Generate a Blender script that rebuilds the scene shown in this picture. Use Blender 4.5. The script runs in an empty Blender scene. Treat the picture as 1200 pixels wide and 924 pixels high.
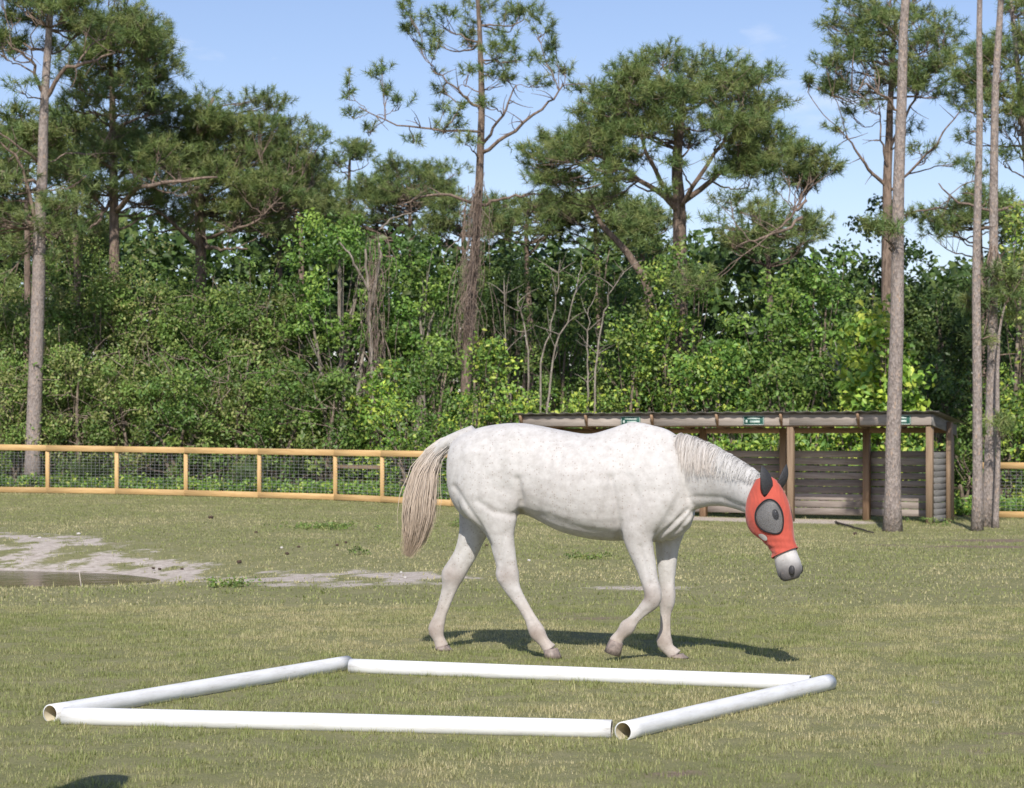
import bpy, math, random
import numpy as np
from mathutils import Vector

# ------------------------------------------------------------------ scene, camera, light
scene = bpy.context.scene
COL = scene.collection
R = math.radians
F_PX, HZ, CAM_H = 2500.0, 515.0, 1.6          # focal length in photo pixels, horizon row, eye height

cam_d = bpy.data.cameras.new('camera')
cam = bpy.data.objects.new('camera', cam_d)
COL.objects.link(cam)
cam.location = (0, 0, CAM_H)
cam.rotation_euler = (R(90), 0, 0)
cam_d.sensor_width = 36
cam_d.lens = 36 * F_PX / 1200
cam_d.shift_y = (HZ - 462) / 1200
cam_d.clip_start = .1
cam_d.clip_end = 3000
cam_d.dof.use_dof = True
cam_d.dof.focus_distance = 15.4
cam_d.dof.aperture_fstop = 6.3
scene.camera = cam

SUN_EL, SUN_AZ = 41.0, 186.0                  # behind the photographer, a little to the left
world = bpy.data.worlds.new('World')
scene.world = world
world.use_nodes = True
wn = world.node_tree
wn.nodes.clear()
wout = wn.nodes.new('ShaderNodeOutputWorld')
wbg = wn.nodes.new('ShaderNodeBackground')
sky = wn.nodes.new('ShaderNodeTexSky')
sky.sky_type = 'NISHITA'
sky.sun_disc = False
sky.sun_elevation = R(SUN_EL)
sky.sun_rotation = R(SUN_AZ)
sky.air_density = 1.0
sky.dust_density = .35
sky.ozone_density = 4.0
wbg.inputs['Strength'].default_value = 0.12
# thin fair-weather wisps over the whole sky
wtc = wn.nodes.new('ShaderNodeTexCoord')
wmap = wn.nodes.new('ShaderNodeMapping')
wmap.inputs['Scale'].default_value = (3.2, 3.2, 9.0)
wmap.inputs['Location'].default_value = (1.7, .3, .55)
wnoise = wn.nodes.new('ShaderNodeTexNoise')
wnoise.inputs['Scale'].default_value = 3.0
wnoise.inputs['Detail'].default_value = 7
wnoise.inputs['Roughness'].default_value = .6
wramp = wn.nodes.new('ShaderNodeValToRGB')
wramp.color_ramp.elements[0].position = .60
wramp.color_ramp.elements[1].position = .80
wramp.color_ramp.elements[1].color = (.55, .55, .55, 1)
wmix = wn.nodes.new('ShaderNodeMixRGB')
wmix.inputs[2].default_value = (7.2, 7.4, 8.0, 1)
L = wn.links.new
L(wtc.outputs['Generated'], wmap.inputs['Vector'])
L(wmap.outputs['Vector'], wnoise.inputs['Vector'])
L(wnoise.outputs['Fac'], wramp.inputs['Fac'])
L(wramp.outputs['Color'], wmix.inputs[0])
wtint = wn.nodes.new('ShaderNodeMixRGB')
wtint.blend_type = 'MULTIPLY'
wtint.inputs[0].default_value = 1
wtint.inputs[2].default_value = (1.12, .97, .99, 1)
L(sky.outputs['Color'], wtint.inputs[1])
L(wtint.outputs['Color'], wmix.inputs[1])
L(wmix.outputs['Color'], wbg.inputs['Color'])
L(wbg.outputs['Background'], wout.inputs['Surface'])

sun_d = bpy.data.lights.new('sun', 'SUN')
sun_d.energy = 4.4
sun_d.angle = R(.55)
sun_d.color = (1.0, .95, .87)
sun = bpy.data.objects.new('sun', sun_d)
COL.objects.link(sun)
sdir = Vector((math.sin(R(SUN_AZ)) * math.cos(R(SUN_EL)), math.cos(R(SUN_AZ)) * math.cos(R(SUN_EL)), math.sin(R(SUN_EL))))
sun.rotation_euler = sdir.to_track_quat('Z', 'Y').to_euler()
sun.location = (-10, -30, 40)

vs = scene.view_settings
vs.view_transform = 'Standard'
vs.look = 'None'
vs.exposure = 0.2
vs.gamma = 1.0
vs.use_curve_mapping = False

# ------------------------------------------------------------------ helpers
rng = np.random.default_rng(7)

def W(px, py, d):
    """photo pixel at a distance -> point of the place"""
    return np.array([(px - 600) / F_PX * d, d, CAM_H + (HZ - py) / F_PX * d])

def smooth01(a, b, x):
    t = np.clip((x - a) / (b - a), 0, 1)
    return t * t * (3 - 2 * t)

_lat = np.random.default_rng(3).random((256, 256))
def vnoise(x, y):
    x = np.asarray(x, float); y = np.asarray(y, float)
    xi = np.floor(x).astype(int); yi = np.floor(y).astype(int)
    fx = x - xi; fy = y - yi
    fx = fx * fx * (3 - 2 * fx); fy = fy * fy * (3 - 2 * fy)
    g = lambda i, j: _lat[i & 255, j & 255]
    return (g(xi, yi) * (1 - fx) + g(xi + 1, yi) * fx) * (1 - fy) + (g(xi, yi + 1) * (1 - fx) + g(xi + 1, yi + 1) * fx) * fy
def fbm(x, y, o=4):
    s = 0; a = .5; t = 0
    for k in range(o):
        s = s + a * vnoise(x * 2 ** k + 17.3 * k, y * 2 ** k + 9.1 * k); t += a; a *= .5
    return s / t

def gz(x, y):
    """height of the ground"""
    x = np.asarray(x, float); y = np.asarray(y, float)
    z = -.24 * smooth01(24, 42, y) * smooth01(-5, 6, x)
    z = z + .19 * smooth01(34, 56, y) * (1 - smooth01(-12, 3, x))
    q2 = ((x + 9.2) / 4.7) ** 2 + ((y - 27.2) / 2.5) ** 2
    z = z - .45 * np.exp(-.81 * q2)
    z = z + .035 * (fbm(x * .35, y * .35) - .5) * smooth01(17, 24, y)
    z = z + .10 * smooth01(58, 75, y)
    z = z + .10 * smooth01(29, 34, y) * (1 - smooth01(37, 50, y)) * (1 - smooth01(-9, -1, x))
    return z

def link(o, parent=None):
    COL.objects.link(o)
    if parent is not None:
        o.parent = parent
    return o

def tag(o, label=None, cat=None, group=None, kind=None):
    if label: o['label'] = label
    if cat: o['category'] = cat
    if group: o['group'] = group
    if kind: o['kind'] = kind
    return o

def empty(name, loc=(0, 0, 0), rz=0.0):
    o = bpy.data.objects.new(name, None)
    o.empty_display_size = .3
    COL.objects.link(o)
    o.location = loc
    o.rotation_euler = (0, 0, rz)
    return o

def np_mesh(name, V, F, col=None, smooth=False, attrs=None):
    V = np.asarray(V, np.float32)
    me = bpy.data.meshes.new(name)
    me.vertices.add(len(V))
    me.vertices.foreach_set('co', V.ravel())
    if isinstance(F, np.ndarray):
        F = F.astype(np.int32)
        k = F.shape[1]
        me.loops.add(F.size)
        me.loops.foreach_set('vertex_index', F.ravel())
        me.polygons.add(len(F))
        me.polygons.foreach_set('loop_start', np.arange(0, F.size, k, dtype=np.int32))
    else:
        flat = np.array([i for f in F for i in f], np.int32)
        tot = np.array([len(f) for f in F], np.int32)
        st = np.concatenate([[0], np.cumsum(tot)[:-1]]).astype(np.int32)
        me.loops.add(len(flat)); me.loops.foreach_set('vertex_index', flat)
        me.polygons.add(len(F)); me.polygons.foreach_set('loop_start', st)
    me.update(calc_edges=True)
    if col is not None:
        c = np.ones((len(V), 4), np.float32); c[:, :3] = col
        me.color_attributes.new('Col', 'FLOAT_COLOR', 'POINT').data.foreach_set('color', c.ravel())
    for an, av in (attrs or {}).items():
        me.attributes.new(an, 'FLOAT', 'POINT').data.foreach_set('value', np.asarray(av, np.float32))
    if smooth:
        me.polygons.foreach_set('use_smooth', np.ones(len(me.polygons), bool))
    return me

def obj(name, V, F, mat, parent=None, col=None, smooth=False, attrs=None):
    """one mesh object; V in world coordinates, moved into the parent's frame"""
    V = np.asarray(V, float)
    if parent is not None:
        V = to_local(V, parent)
    me = np_mesh(name, V, F, col, smooth, attrs)
    o = bpy.data.objects.new(name, me)
    me.materials.append(mat)
    return link(o, parent)

def to_local(V, parent):
    chain = []
    p = parent
    while p is not None:
        chain.append(p); p = p.parent
    for p in reversed(chain):
        l = np.array(p.location); a = -p.rotation_euler[2]
        V = V - l
        c, s = math.cos(a), math.sin(a)
        V = np.stack([V[:, 0] * c - V[:, 1] * s, V[:, 0] * s + V[:, 1] * c, V[:, 2]], 1)
    return V

class MB:
    """collects shapes of ONE piece"""
    def __init__(s): s.V = []; s.F = []; s.n = 0
    def add(s, V, F):
        s.V.append(np.asarray(V, float))
        s.F += [tuple(int(i) + s.n for i in f) for f in F]
        s.n += len(V)
        return s
    def build(s, name, mat, parent=None, smooth=False, col=None):
        return obj(name, np.concatenate(s.V), s.F, mat, parent, col, smooth)

def unit(v):
    v = np.asarray(v, float)
    return v / (np.linalg.norm(v, axis=-1, keepdims=True) + 1e-12)

def tube(pts, radii, n=7, cap=True):
    pts = np.asarray(pts, float); m = len(pts)
    radii = np.broadcast_to(np.asarray(radii, float), (m,))
    T = np.gradient(pts, axis=0); T = unit(T)
    ref = np.array([0, 0, 1.]) if abs(T[0][2]) < .9 else np.array([1., 0, 0])
    V = []
    a = np.linspace(0, 2 * np.pi, n, endpoint=False)
    u = unit(np.cross(T[0], ref))
    for i in range(m):
        u = unit(u - T[i] * np.dot(u, T[i])); w = np.cross(T[i], u)
        V.append(pts[i] + radii[i] * (np.cos(a)[:, None] * u + np.sin(a)[:, None] * w))
    V = np.concatenate(V)
    F = []
    for i in range(m - 1):
        for j in range(n):
            k = (j + 1) % n
            F.append((i * n + j, i * n + k, (i + 1) * n + k, (i + 1) * n + j))
    if cap:
        F.append(tuple(range(n - 1, -1, -1))); F.append(tuple(range((m - 1) * n, m * n)))
    return V, F

def boxV(size, bev=.0):
    x, y, z = np.array(size) / 2
    V = np.array([[sx * x, sy * y, sz * z] for sz in (-1, 1) for sy in (-1, 1) for sx in (-1, 1)])
    F = [(0, 2, 3, 1), (4, 5, 7, 6), (0, 1, 5, 4), (2, 6, 7, 3), (0, 4, 6, 2), (1, 3, 7, 5)]
    return V, F

def frame_box(c, size, ax, ay, az):
    V, F = boxV(size)
    M = np.stack([ax, ay, az])
    return V @ M + np.asarray(c, float), F

def board(name, p0, p1, height, thick, mat, parent, up=(0, 0, 1)):
    """straight board from p0 to p1: an object of its own whose local X runs along the grain"""
    p0 = np.asarray(p0, float); p1 = np.asarray(p1, float)
    ln = np.linalg.norm(p1 - p0)
    ax = Vector((p1 - p0) / ln)
    az = Vector(up); az = (az - ax * az.dot(ax)).normalized()
    ay = az.cross(ax)
    V, F = boxV((ln, thick, height))
    # slightly eased long edges: a second ring at each long edge
    b = min(.006, thick * .3)
    prof = [(-thick / 2 + b, -height / 2), (thick / 2 - b, -height / 2), (thick / 2, -height / 2 + b), (thick / 2, height / 2 - b),
            (thick / 2 - b, height / 2), (-thick / 2 + b, height / 2), (-thick / 2, height / 2 - b), (-thick / 2, -height / 2 + b)]
    V = [(sx * ln / 2, y, z) for sx in (-1, 1) for (y, z) in prof]
    F = [(i, (i + 1) % 8, 8 + (i + 1) % 8, 8 + i) for i in range(8)] + [tuple(range(7, -1, -1)), tuple(range(8, 16))]
    me = np_mesh(name, np.array(V), F)
    me.materials.append(mat)
    o = bpy.data.objects.new(name, me)
    link(o, parent)
    from mathutils import Matrix
    M = Matrix((ax, ay, az)).transposed().to_4x4()
    mid = (p0 + p1) / 2
    M.translation = Vector(mid)
    if parent is not None:
        pm = Matrix.Translation(parent.location) @ Matrix.Rotation(parent.rotation_euler[2], 4, 'Z')
        M = pm.inverted() @ M
    o.matrix_basis = M
    return o

def bez(p0, p1, p2, n):
    t = np.linspace(0, 1, n)[:, None]
    return (1 - t) ** 2 * p0 + 2 * t * (1 - t) * p1 + t * t * p2

# ------------------------------------------------------------------ materials
def mat_new(name):
    m = bpy.data.materials.new(name); m.use_nodes = True
    nt = m.node_tree
    return m, nt, nt.nodes['Principled BSDF']

def nd(nt, typ, **kw):
    n = nt.nodes.new(typ)
    for k, v in kw.items():
        if k in n.inputs: n.inputs[k].default_value = v
        else: setattr(n, k, v)
    return n

def ramp(nt, fac, stops):
    r = nt.nodes.new('ShaderNodeValToRGB')
    el = r.color_ramp.elements
    while len(el) < len(stops): el.new(.5)
    for e, (p, c) in zip(el, stops):
        e.position = p; e.color = (*c, 1)
    nt.links.new(fac, r.inputs['Fac'])
    return r

def coords(nt, kind='Object', scale=(1, 1, 1)):
    tc = nt.nodes.new('ShaderNodeTexCoord')
    mp = nt.nodes.new('ShaderNodeMapping')
    mp.inputs['Scale'].default_value = scale
    nt.links.new(tc.outputs[kind], mp.inputs['Vector'])
    return mp.outputs['Vector']

def wood_mat(name, dark, mid, light, rough=.75, scale=(1.2, 14, 14), tint=.25, bump=.25):
    m, nt, p = mat_new(name)
    v = coords(nt, 'Object', scale)
    oi = nt.nodes.new('ShaderNodeObjectInfo')
    add = nd(nt, 'ShaderNodeVectorMath', operation='ADD')
    mul = nd(nt, 'ShaderNodeMath', operation='MULTIPLY'); mul.inputs[1].default_value = 37
    nt.links.new(oi.outputs['Random'], mul.inputs[0])
    nt.links.new(v, add.inputs[0]); nt.links.new(mul.outputs[0], add.inputs[1])
    n1 = nd(nt, 'ShaderNodeTexNoise', Scale=2.0, Detail=8.0, Roughness=.65)
    nt.links.new(add.outputs[0], n1.inputs['Vector'])
    r = ramp(nt, n1.outputs['Fac'], [(.25, dark), (.5, mid), (.75, light)])
    # knots and stains
    n2 = nd(nt, 'ShaderNodeTexNoise', Scale=.16, Detail=5.0)
    nt.links.new(add.outputs[0], n2.inputs['Vector'])
    hv = nd(nt, 'ShaderNodeHueSaturation')
    mr = nd(nt, 'ShaderNodeMapRange'); mr.inputs['To Min'].default_value = 1 - tint; mr.inputs['To Max'].default_value = 1 + tint
    nt.links.new(oi.outputs['Random'], mr.inputs['Value'])
    mm = nd(nt, 'ShaderNodeMath', operation='MULTIPLY')
    mr2 = nd(nt, 'ShaderNodeMapRange'); mr2.inputs['From Min'].default_value = .3; mr2.inputs['From Max'].default_value = .7
    mr2.inputs['To Min'].default_value = .72; mr2.inputs['To Max'].default_value = 1.15
    nt.links.new(n2.outputs['Fac'], mr2.inputs['Value'])
    nt.links.new(mr.outputs[0], mm.inputs[0]); nt.links.new(mr2.outputs[0], mm.inputs[1])
    nt.links.new(mm.outputs[0], hv.inputs['Value'])
    nt.links.new(r.outputs['Color'], hv.inputs['Color'])
    nt.links.new(hv.outputs['Color'], p.inputs['Base Color'])
    p.inputs['Roughness'].default_value = rough
    b = nd(nt, 'ShaderNodeBump', Strength=bump, Distance=.01)
    nt.links.new(n1.outputs['Fac'], b.inputs['Height']); nt.links.new(b.outputs['Normal'], p.inputs['Normal'])
    return m

def leaf_mat(name, trans=.35, rough=.55, tcol=(1.25, 1.35, .6)):
    """leaves: colour per leaf from the mesh, light passing through"""
    m, nt, p = mat_new(name)
    at = nt.nodes.new('ShaderNodeVertexColor'); at.layer_name = 'Col'
    nt.links.new(at.outputs['Color'], p.inputs['Base Color'])
    p.inputs['Roughness'].default_value = rough
    p.inputs['Specular IOR Level'].default_value = .35
    tr = nt.nodes.new('ShaderNodeBsdfTranslucent')
    mx = nd(nt, 'ShaderNodeMixRGB', blend_type='MULTIPLY'); mx.inputs[0].default_value = 1
    mx.inputs[2].default_value = (*tcol, 1)
    nt.links.new(at.outputs['Color'], mx.inputs[1]); nt.links.new(mx.outputs[0], tr.inputs['Color'])
    ms = nt.nodes.new('ShaderNodeMixShader'); ms.inputs[0].default_value = trans
    out = nt.nodes['Material Output']
    nt.links.new(p.outputs[0], ms.inputs[1]); nt.links.new(tr.outputs[0], ms.inputs[2]); nt.links.new(ms.outputs[0], out.inputs['Surface'])
    return m

def bark_mat(name, cols, vscale=(9, 9, 2.2), bump=.8):
    m, nt, p = mat_new(name)
    tc = nt.nodes.new('ShaderNodeNewGeometry')
    mp = nt.nodes.new('ShaderNodeMapping'); mp.inputs['Scale'].default_value = vscale
    nt.links.new(tc.outputs['Position'], mp.inputs['Vector'])
    vo = nd(nt, 'ShaderNodeTexVoronoi', Scale=2.2); vo.feature = 'F1'
    nz = nd(nt, 'ShaderNodeTexNoise', Scale=1.3, Detail=8.0, Roughness=.7)
    nt.links.new(mp.outputs[0], nz.inputs['Vector'])
    ad = nd(nt, 'ShaderNodeVectorMath', operation='ADD')
    nt.links.new(mp.outputs[0], ad.inputs[0]); nt.links.new(nz.outputs['Color'], ad.inputs[1])
    nt.links.new(ad.outputs[0], vo.inputs['Vector'])
    mix = nd(nt, 'ShaderNodeMixRGB'); mix.inputs[0].default_value = .5
    nt.links.new(vo.outputs['Color'], mix.inputs[1]); nt.links.new(nz.outputs['Color'], mix.inputs[2])
    bw = nt.nodes.new('ShaderNodeRGBToBW'); nt.links.new(mix.outputs[0], bw.inputs[0])
    r = ramp(nt, bw.outputs[0], [(.22, cols[0]), (.45, cols[1]), (.6, cols[2]), (.78, cols[3])])
    nt.links.new(r.outputs['Color'], p.inputs['Base Color'])
    p.inputs['Roughness'].default_value = .9
    b = nd(nt, 'ShaderNodeBump', Strength=bump, Distance=.03)
    nt.links.new(vo.outputs['Distance'], b.inputs['Height']); nt.links.new(b.outputs['Normal'], p.inputs['Normal'])
    return m

def plain_mat(name, c, rough=.6, var=.15, scale=12.0, metallic=0.0, bump=0.0):
    m, nt, p = mat_new(name)
    v = coords(nt, 'Object')
    n = nd(nt, 'ShaderNodeTexNoise', Scale=scale, Detail=6.0)
    nt.links.new(v, n.inputs['Vector'])
    c = np.array(c)
    r = ramp(nt, n.outputs['Fac'], [(.3, tuple(c * (1 - var))), (.7, tuple(np.minimum(c * (1 + var), 1)))])
    nt.links.new(r.outputs['Color'], p.inputs['Base Color'])
    p.inputs['Roughness'].default_value = rough; p.inputs['Metallic'].default_value = metallic
    if bump:
        b = nd(nt, 'ShaderNodeBump', Strength=bump, Distance=.01)
        nt.links.new(n.outputs['Fac'], b.inputs['Height']); nt.links.new(b.outputs['Normal'], p.inputs['Normal'])
    return m

M_LEAF = leaf_mat('leaf', .24, .45)
M_NEEDLE = leaf_mat('needle', .12, .5, (1.2, 1.2, .6))
M_GRASS = leaf_mat('grass_blade', .3, .6, (1.2, 1.25, .6))
M_PINE = bark_mat('pine_bark', [(.16, .13, .115), (.29, .24, .215), (.37, .315, .285), (.47, .32, .215)], (16, 16, 7))
M_PINE_UP = bark_mat('pine_bark_upper', [(.09, .065, .05), (.18, .13, .10), (.25, .185, .145), (.30, .21, .16)])
M_TWIG = bark_mat('twig_bark', [(.10, .075, .055), (.19, .145, .11), (.27, .21, .16), (.33, .27, .21)])
M_PALE = bark_mat('pale_bark', [(.15, .125, .10), (.25, .21, .17), (.33, .285, .235), (.40, .35, .30)])
M_VINE = bark_mat('dry_vine', [(.19, .14, .11), (.29, .215, .17), (.37, .285, .23), (.45, .35, .285)])
M_NEWWOOD = wood_mat('new_pine_lumber', (.40, .24, .095), (.56, .36, .155), (.66, .455, .22), .7, tint=.12)
M_OLDWOOD = wood_mat('weathered_planks', (.21, .165, .14), (.34, .285, .25), (.44, .38, .34), .85, tint=.22)
M_GREYWOOD = wood_mat('grey_planks', (.12, .115, .108), (.19, .18, .17), (.25, .24, .225), .9, tint=.12, bump=.03)
M_POST = wood_mat('post_wood', (.20, .13, .08), (.32, .22, .14), (.40, .29, .19), .8, tint=.15)
M_BRACE = wood_mat('brace_wood', (.22, .13, .075), (.33, .21, .13), (.40, .27, .17), .8, tint=.15)
M_FASCIA = wood_mat('fascia_board', (.26, .215, .18), (.38, .325, .285), (.46, .40, .355), .8, tint=.08)
M_ROOF = plain_mat('roof_sheet', (.20, .19, .18), .6, .3, 3.0, .2)
M_WIRE = plain_mat('fence_wire', (.30, .30, .31), .5, .1, 8, .3)
M_SIGN = plain_mat('sign_green', (.02, .10, .075), .5, .15, 6)
M_SIGNTXT = plain_mat('sign_print', (.50, .58, .54), .5, .1, 6)
M_PVC = None

# ground: one sheet, colour from noise and from masks stored on its vertices
def ground_mat():
    m, nt, p = mat_new('ground')
    geo = nt.nodes.new('ShaderNodeNewGeometry')
    pos = geo.outputs['Position']
    def noise(scale, detail=6.0, rough=.6):
        n = nd(nt, 'ShaderNodeTexNoise', Scale=scale, Detail=detail, Roughness=rough)
        nt.links.new(pos, n.inputs['Vector']); return n.outputs['Fac']
    big, midn, fine, vfine = noise(.35), noise(1.6), noise(9.0, 8.0, .7), noise(60.0, 6.0, .7)
    g1 = ramp(nt, midn, [(.30, (.19, .20, .08)), (.5, (.26, .25, .12)), (.68, (.33, .295, .17))])
    g2 = ramp(nt, fine, [(.3, (.16, .17, .065)), (.55, (.26, .25, .12)), (.75, (.36, .32, .19))])
    mx = nd(nt, 'ShaderNodeMixRGB'); mx.inputs[0].default_value = .5
    nt.links.new(g1.outputs[0], mx.inputs[1]); nt.links.new(g2.outputs[0], mx.inputs[2])
    sandc = ramp(nt, fine, [(.30, (.33, .265, .21)), (.48, (.52, .45, .385)), (.68, (.68, .61, .54))])
    dirtc = ramp(nt, fine, [(.25, (.14, .10, .07)), (.5, (.24, .18, .13)), (.8, (.34, .27, .21))])
    litter = ramp(nt, fine, [(.25, (.05, .04, .025)), (.5, (.10, .085, .05)), (.8, (.18, .14, .09))])
    def masked(base, colr, attr, lo=.40, hi=.68, amt=1.0):
        a = nt.nodes.new('ShaderNodeAttribute'); a.attribute_name = attr
        ad = nd(nt, 'ShaderNodeMath', operation='ADD')
        sc = nd(nt, 'ShaderNodeMath', operation='MULTIPLY_ADD'); sc.inputs[1].default_value = amt; sc.inputs[2].default_value = -amt / 2
        nt.links.new(fine, sc.inputs[0])
        nt.links.new(a.outputs['Fac'], ad.inputs[0]); nt.links.new(sc.outputs[0], ad.inputs[1])
        mr = nd(nt, 'ShaderNodeMapRange'); mr.inputs['From Min'].default_value = lo; mr.inputs['From Max'].default_value = hi
        nt.links.new(ad.outputs[0], mr.inputs['Value'])
        x = nd(nt, 'ShaderNodeMixRGB')
        nt.links.new(mr.outputs[0], x.inputs[0]); nt.links.new(base, x.inputs[1]); nt.links.new(colr, x.inputs[2])
        return x.outputs[0]
    c = masked(mx.outputs[0], dirtc.outputs[0], 'dirt')
    c = masked(c, sandc.outputs[0], 'sand')
    c = masked(c, litter.outputs[0], 'litter')
    nt.links.new(c, p.inputs['Base Color'])
    p.inputs['Roughness'].default_value = .95
    p.inputs['Specular IOR Level'].default_value = .15
    b = nd(nt, 'ShaderNodeBump', Strength=.7, Distance=.03)
    ad = nd(nt, 'ShaderNodeMath', operation='ADD')
    nt.links.new(fine, ad.inputs[0]); nt.links.new(vfine, ad.inputs[1])
    nt.links.new(ad.outputs[0], b.inputs['Height']); nt.links.new(b.outputs['Normal'], p.inputs['Normal'])
    return m

def sand_mask(x, y):
    x = np.asarray(x, float); y = np.asarray(y, float)
    n = fbm(x * .9 + 5, y * .5 + 2, 5); n2 = fbm(x * 2.6, y * 1.6 + 40, 4)
    # bank beyond the pond, thinning to the right
    c = 31.5 + (-8.0 - x) * .25 - .85 * np.maximum(x + 8, 0)
    c = np.maximum(c, 25.2)
    wdt = 4.6 - .42 * np.clip(x + 8, 0, 10)
    band = np.exp(-((y - c) / np.maximum(wdt, .9)) ** 2) * (1 - smooth01(-2.2, 1.0, x))
    n3 = fbm(x * 5.5 + 3, y * 2.4 + 8, 3)
    m = band * (.50 + .10 * smooth01(-6, -4, x)) + ((n - .5) * 1.3 + (n2 - .5) * 1.2 + (n3 - .5) * 1.5) * np.sqrt(band)
    # wet shore ring of the pond
    q = np.sqrt(((x + 9.2) / 4.7) ** 2 + ((y - 27.2) / 2.5) ** 2)
    shore = np.exp(-((q - 1.02) / .13) ** 2)
    m = np.maximum(m, shore * (.15 + .8 * n2) * (y > 26.0) + .8 * (q < 1.0))
    def patch(cx, cy, rx, ry, a=1.0):
        return a * np.exp(-(((x - cx) / rx) ** 2 + ((y - cy) / ry) ** 2)) * (.45 + 1.0 * n2)
    m = np.maximum(m, patch(1.25, 22.9, .8, .55, .75))
    m = np.maximum(m, patch(2.6, 23.2, 1.1, .35, .45))
    m = np.maximum(m, patch(2.55, 12.95, .22, .14, .62))
    # bare strip along the front of the shelter
    t = np.clip((x - .3) / 8.6, 0, 1)
    fy = 50.5 - 4.3 * t
    m = np.maximum(m, 1.1 * np.exp(-((y - fy - .6) / 1.5) ** 2) * smooth01(.0, 1.5, x) * (1 - smooth01(7.2, 8.8, x)))
    return np.clip(m, 0, 1.2)

def dirt_mask(x, y):
    x = np.asarray(x, float); y = np.asarray(y, float)
    n = fbm(x * 1.3 + 50, y * .9, 4)
    m = .45 * smooth01(.64, .82, n)
    def patch(cx, cy, rx, ry, a=1.0):
        return a * np.exp(-(((x - cx) / rx) ** 2 + ((y - cy) / ry) ** 2)) * (.4 + 1.1 * fbm(x * 3, y * 3, 3))
    for (px, py, rx, ry, a) in [(1150, 630, 1.2, 1.0, .95), (1168, 620, 1.0, 1.0, .9), (1045, 627, .7, .7, .7), (790, 908, .28, .12, .65), (1190, 860, .25, .12, .7),
                                (700, 725, .8, .35, .6), (640, 720, .7, .4, .5), (60, 800, .4, .3, .35), (330, 790, .5, .3, .3)]:
        d = 4000 / (py - HZ)
        m = np.maximum(m, patch((px - 600) / F_PX * d, d, rx, ry, a))
    return np.clip(m, 0, 1)

def litter_mask(x, y):
    x = np.asarray(x, float); y = np.asarray(y, float)
    fence = np.where(x < .3, 56.0 - (x + 13.4) * .40, np.where(x < 9, 51 - .5 * (x - .3) + 3.2, 49.8))
    return smooth01(-.3, 1.4, y - fence) * .95

xs = np.concatenate([-np.geomspace(900, 24, 26), np.arange(-22, 22.01, .20), np.geomspace(24, 900, 26)])
ys = np.concatenate([[-400, -100, -40, -15, -5, 0], np.arange(4, 62, .20), np.arange(62, 92, 1.0), np.geomspace(95, 1500, 30)])
GX, GY = np.meshgrid(xs, ys)
gx, gy = GX.ravel(), GY.ravel()
gV = np.stack([gx, gy, gz(gx, gy)], 1)
ni, nj = len(xs), len(ys)
ii, jj = np.meshgrid(np.arange(ni - 1), np.arange(nj - 1))
b0 = (jj * ni + ii).ravel()
gF = np.stack([b0, b0 + 1, b0 + 1 + ni, b0 + ni], 1)
ground = obj('ground', gV, gF, ground_mat(), smooth=True,
             attrs={'sand': sand_mask(gx, gy), 'dirt': dirt_mask(gx, gy), 'litter': litter_mask(gx, gy)})
tag(ground, kind='structure')

# pond water
def water_mat():
    m, nt, p = mat_new('pond_water')
    geo = nt.nodes.new('ShaderNodeNewGeometry')
    n = nd(nt, 'ShaderNodeTexNoise', Scale=5.0, Detail=4.0)
    nt.links.new(geo.outputs['Position'], n.inputs['Vector'])
    r = ramp(nt, n.outputs['Fac'], [(.3, (.075, .053, .035)), (.7, (.14, .105, .072))])
    nt.links.new(r.outputs[0], p.inputs['Base Color'])
    p.inputs['Roughness'].default_value = .12
    p.inputs['Specular IOR Level'].default_value = .3
    b = nd(nt, 'ShaderNodeBump', Strength=.35, Distance=.03)
    n2 = nd(nt, 'ShaderNodeTexNoise', Scale=2.5, Detail=5.0)
    nt.links.new(geo.outputs['Position'], n2.inputs['Vector'])
    nt.links.new(n2.outputs['Fac'], b.inputs['Height']); nt.links.new(b.outputs['Normal'], p.inputs['Normal'])
    return m
a = np.linspace(0, 2 * np.pi, 48, endpoint=False)
wv = np.stack([-9.2 + 5.6 * np.cos(a), 27.2 + 3.6 * np.sin(a), np.full(48, -.205)], 1)
pond = obj('water', wv, [tuple(range(48))], water_mat())
tag(pond, kind='structure')

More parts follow.
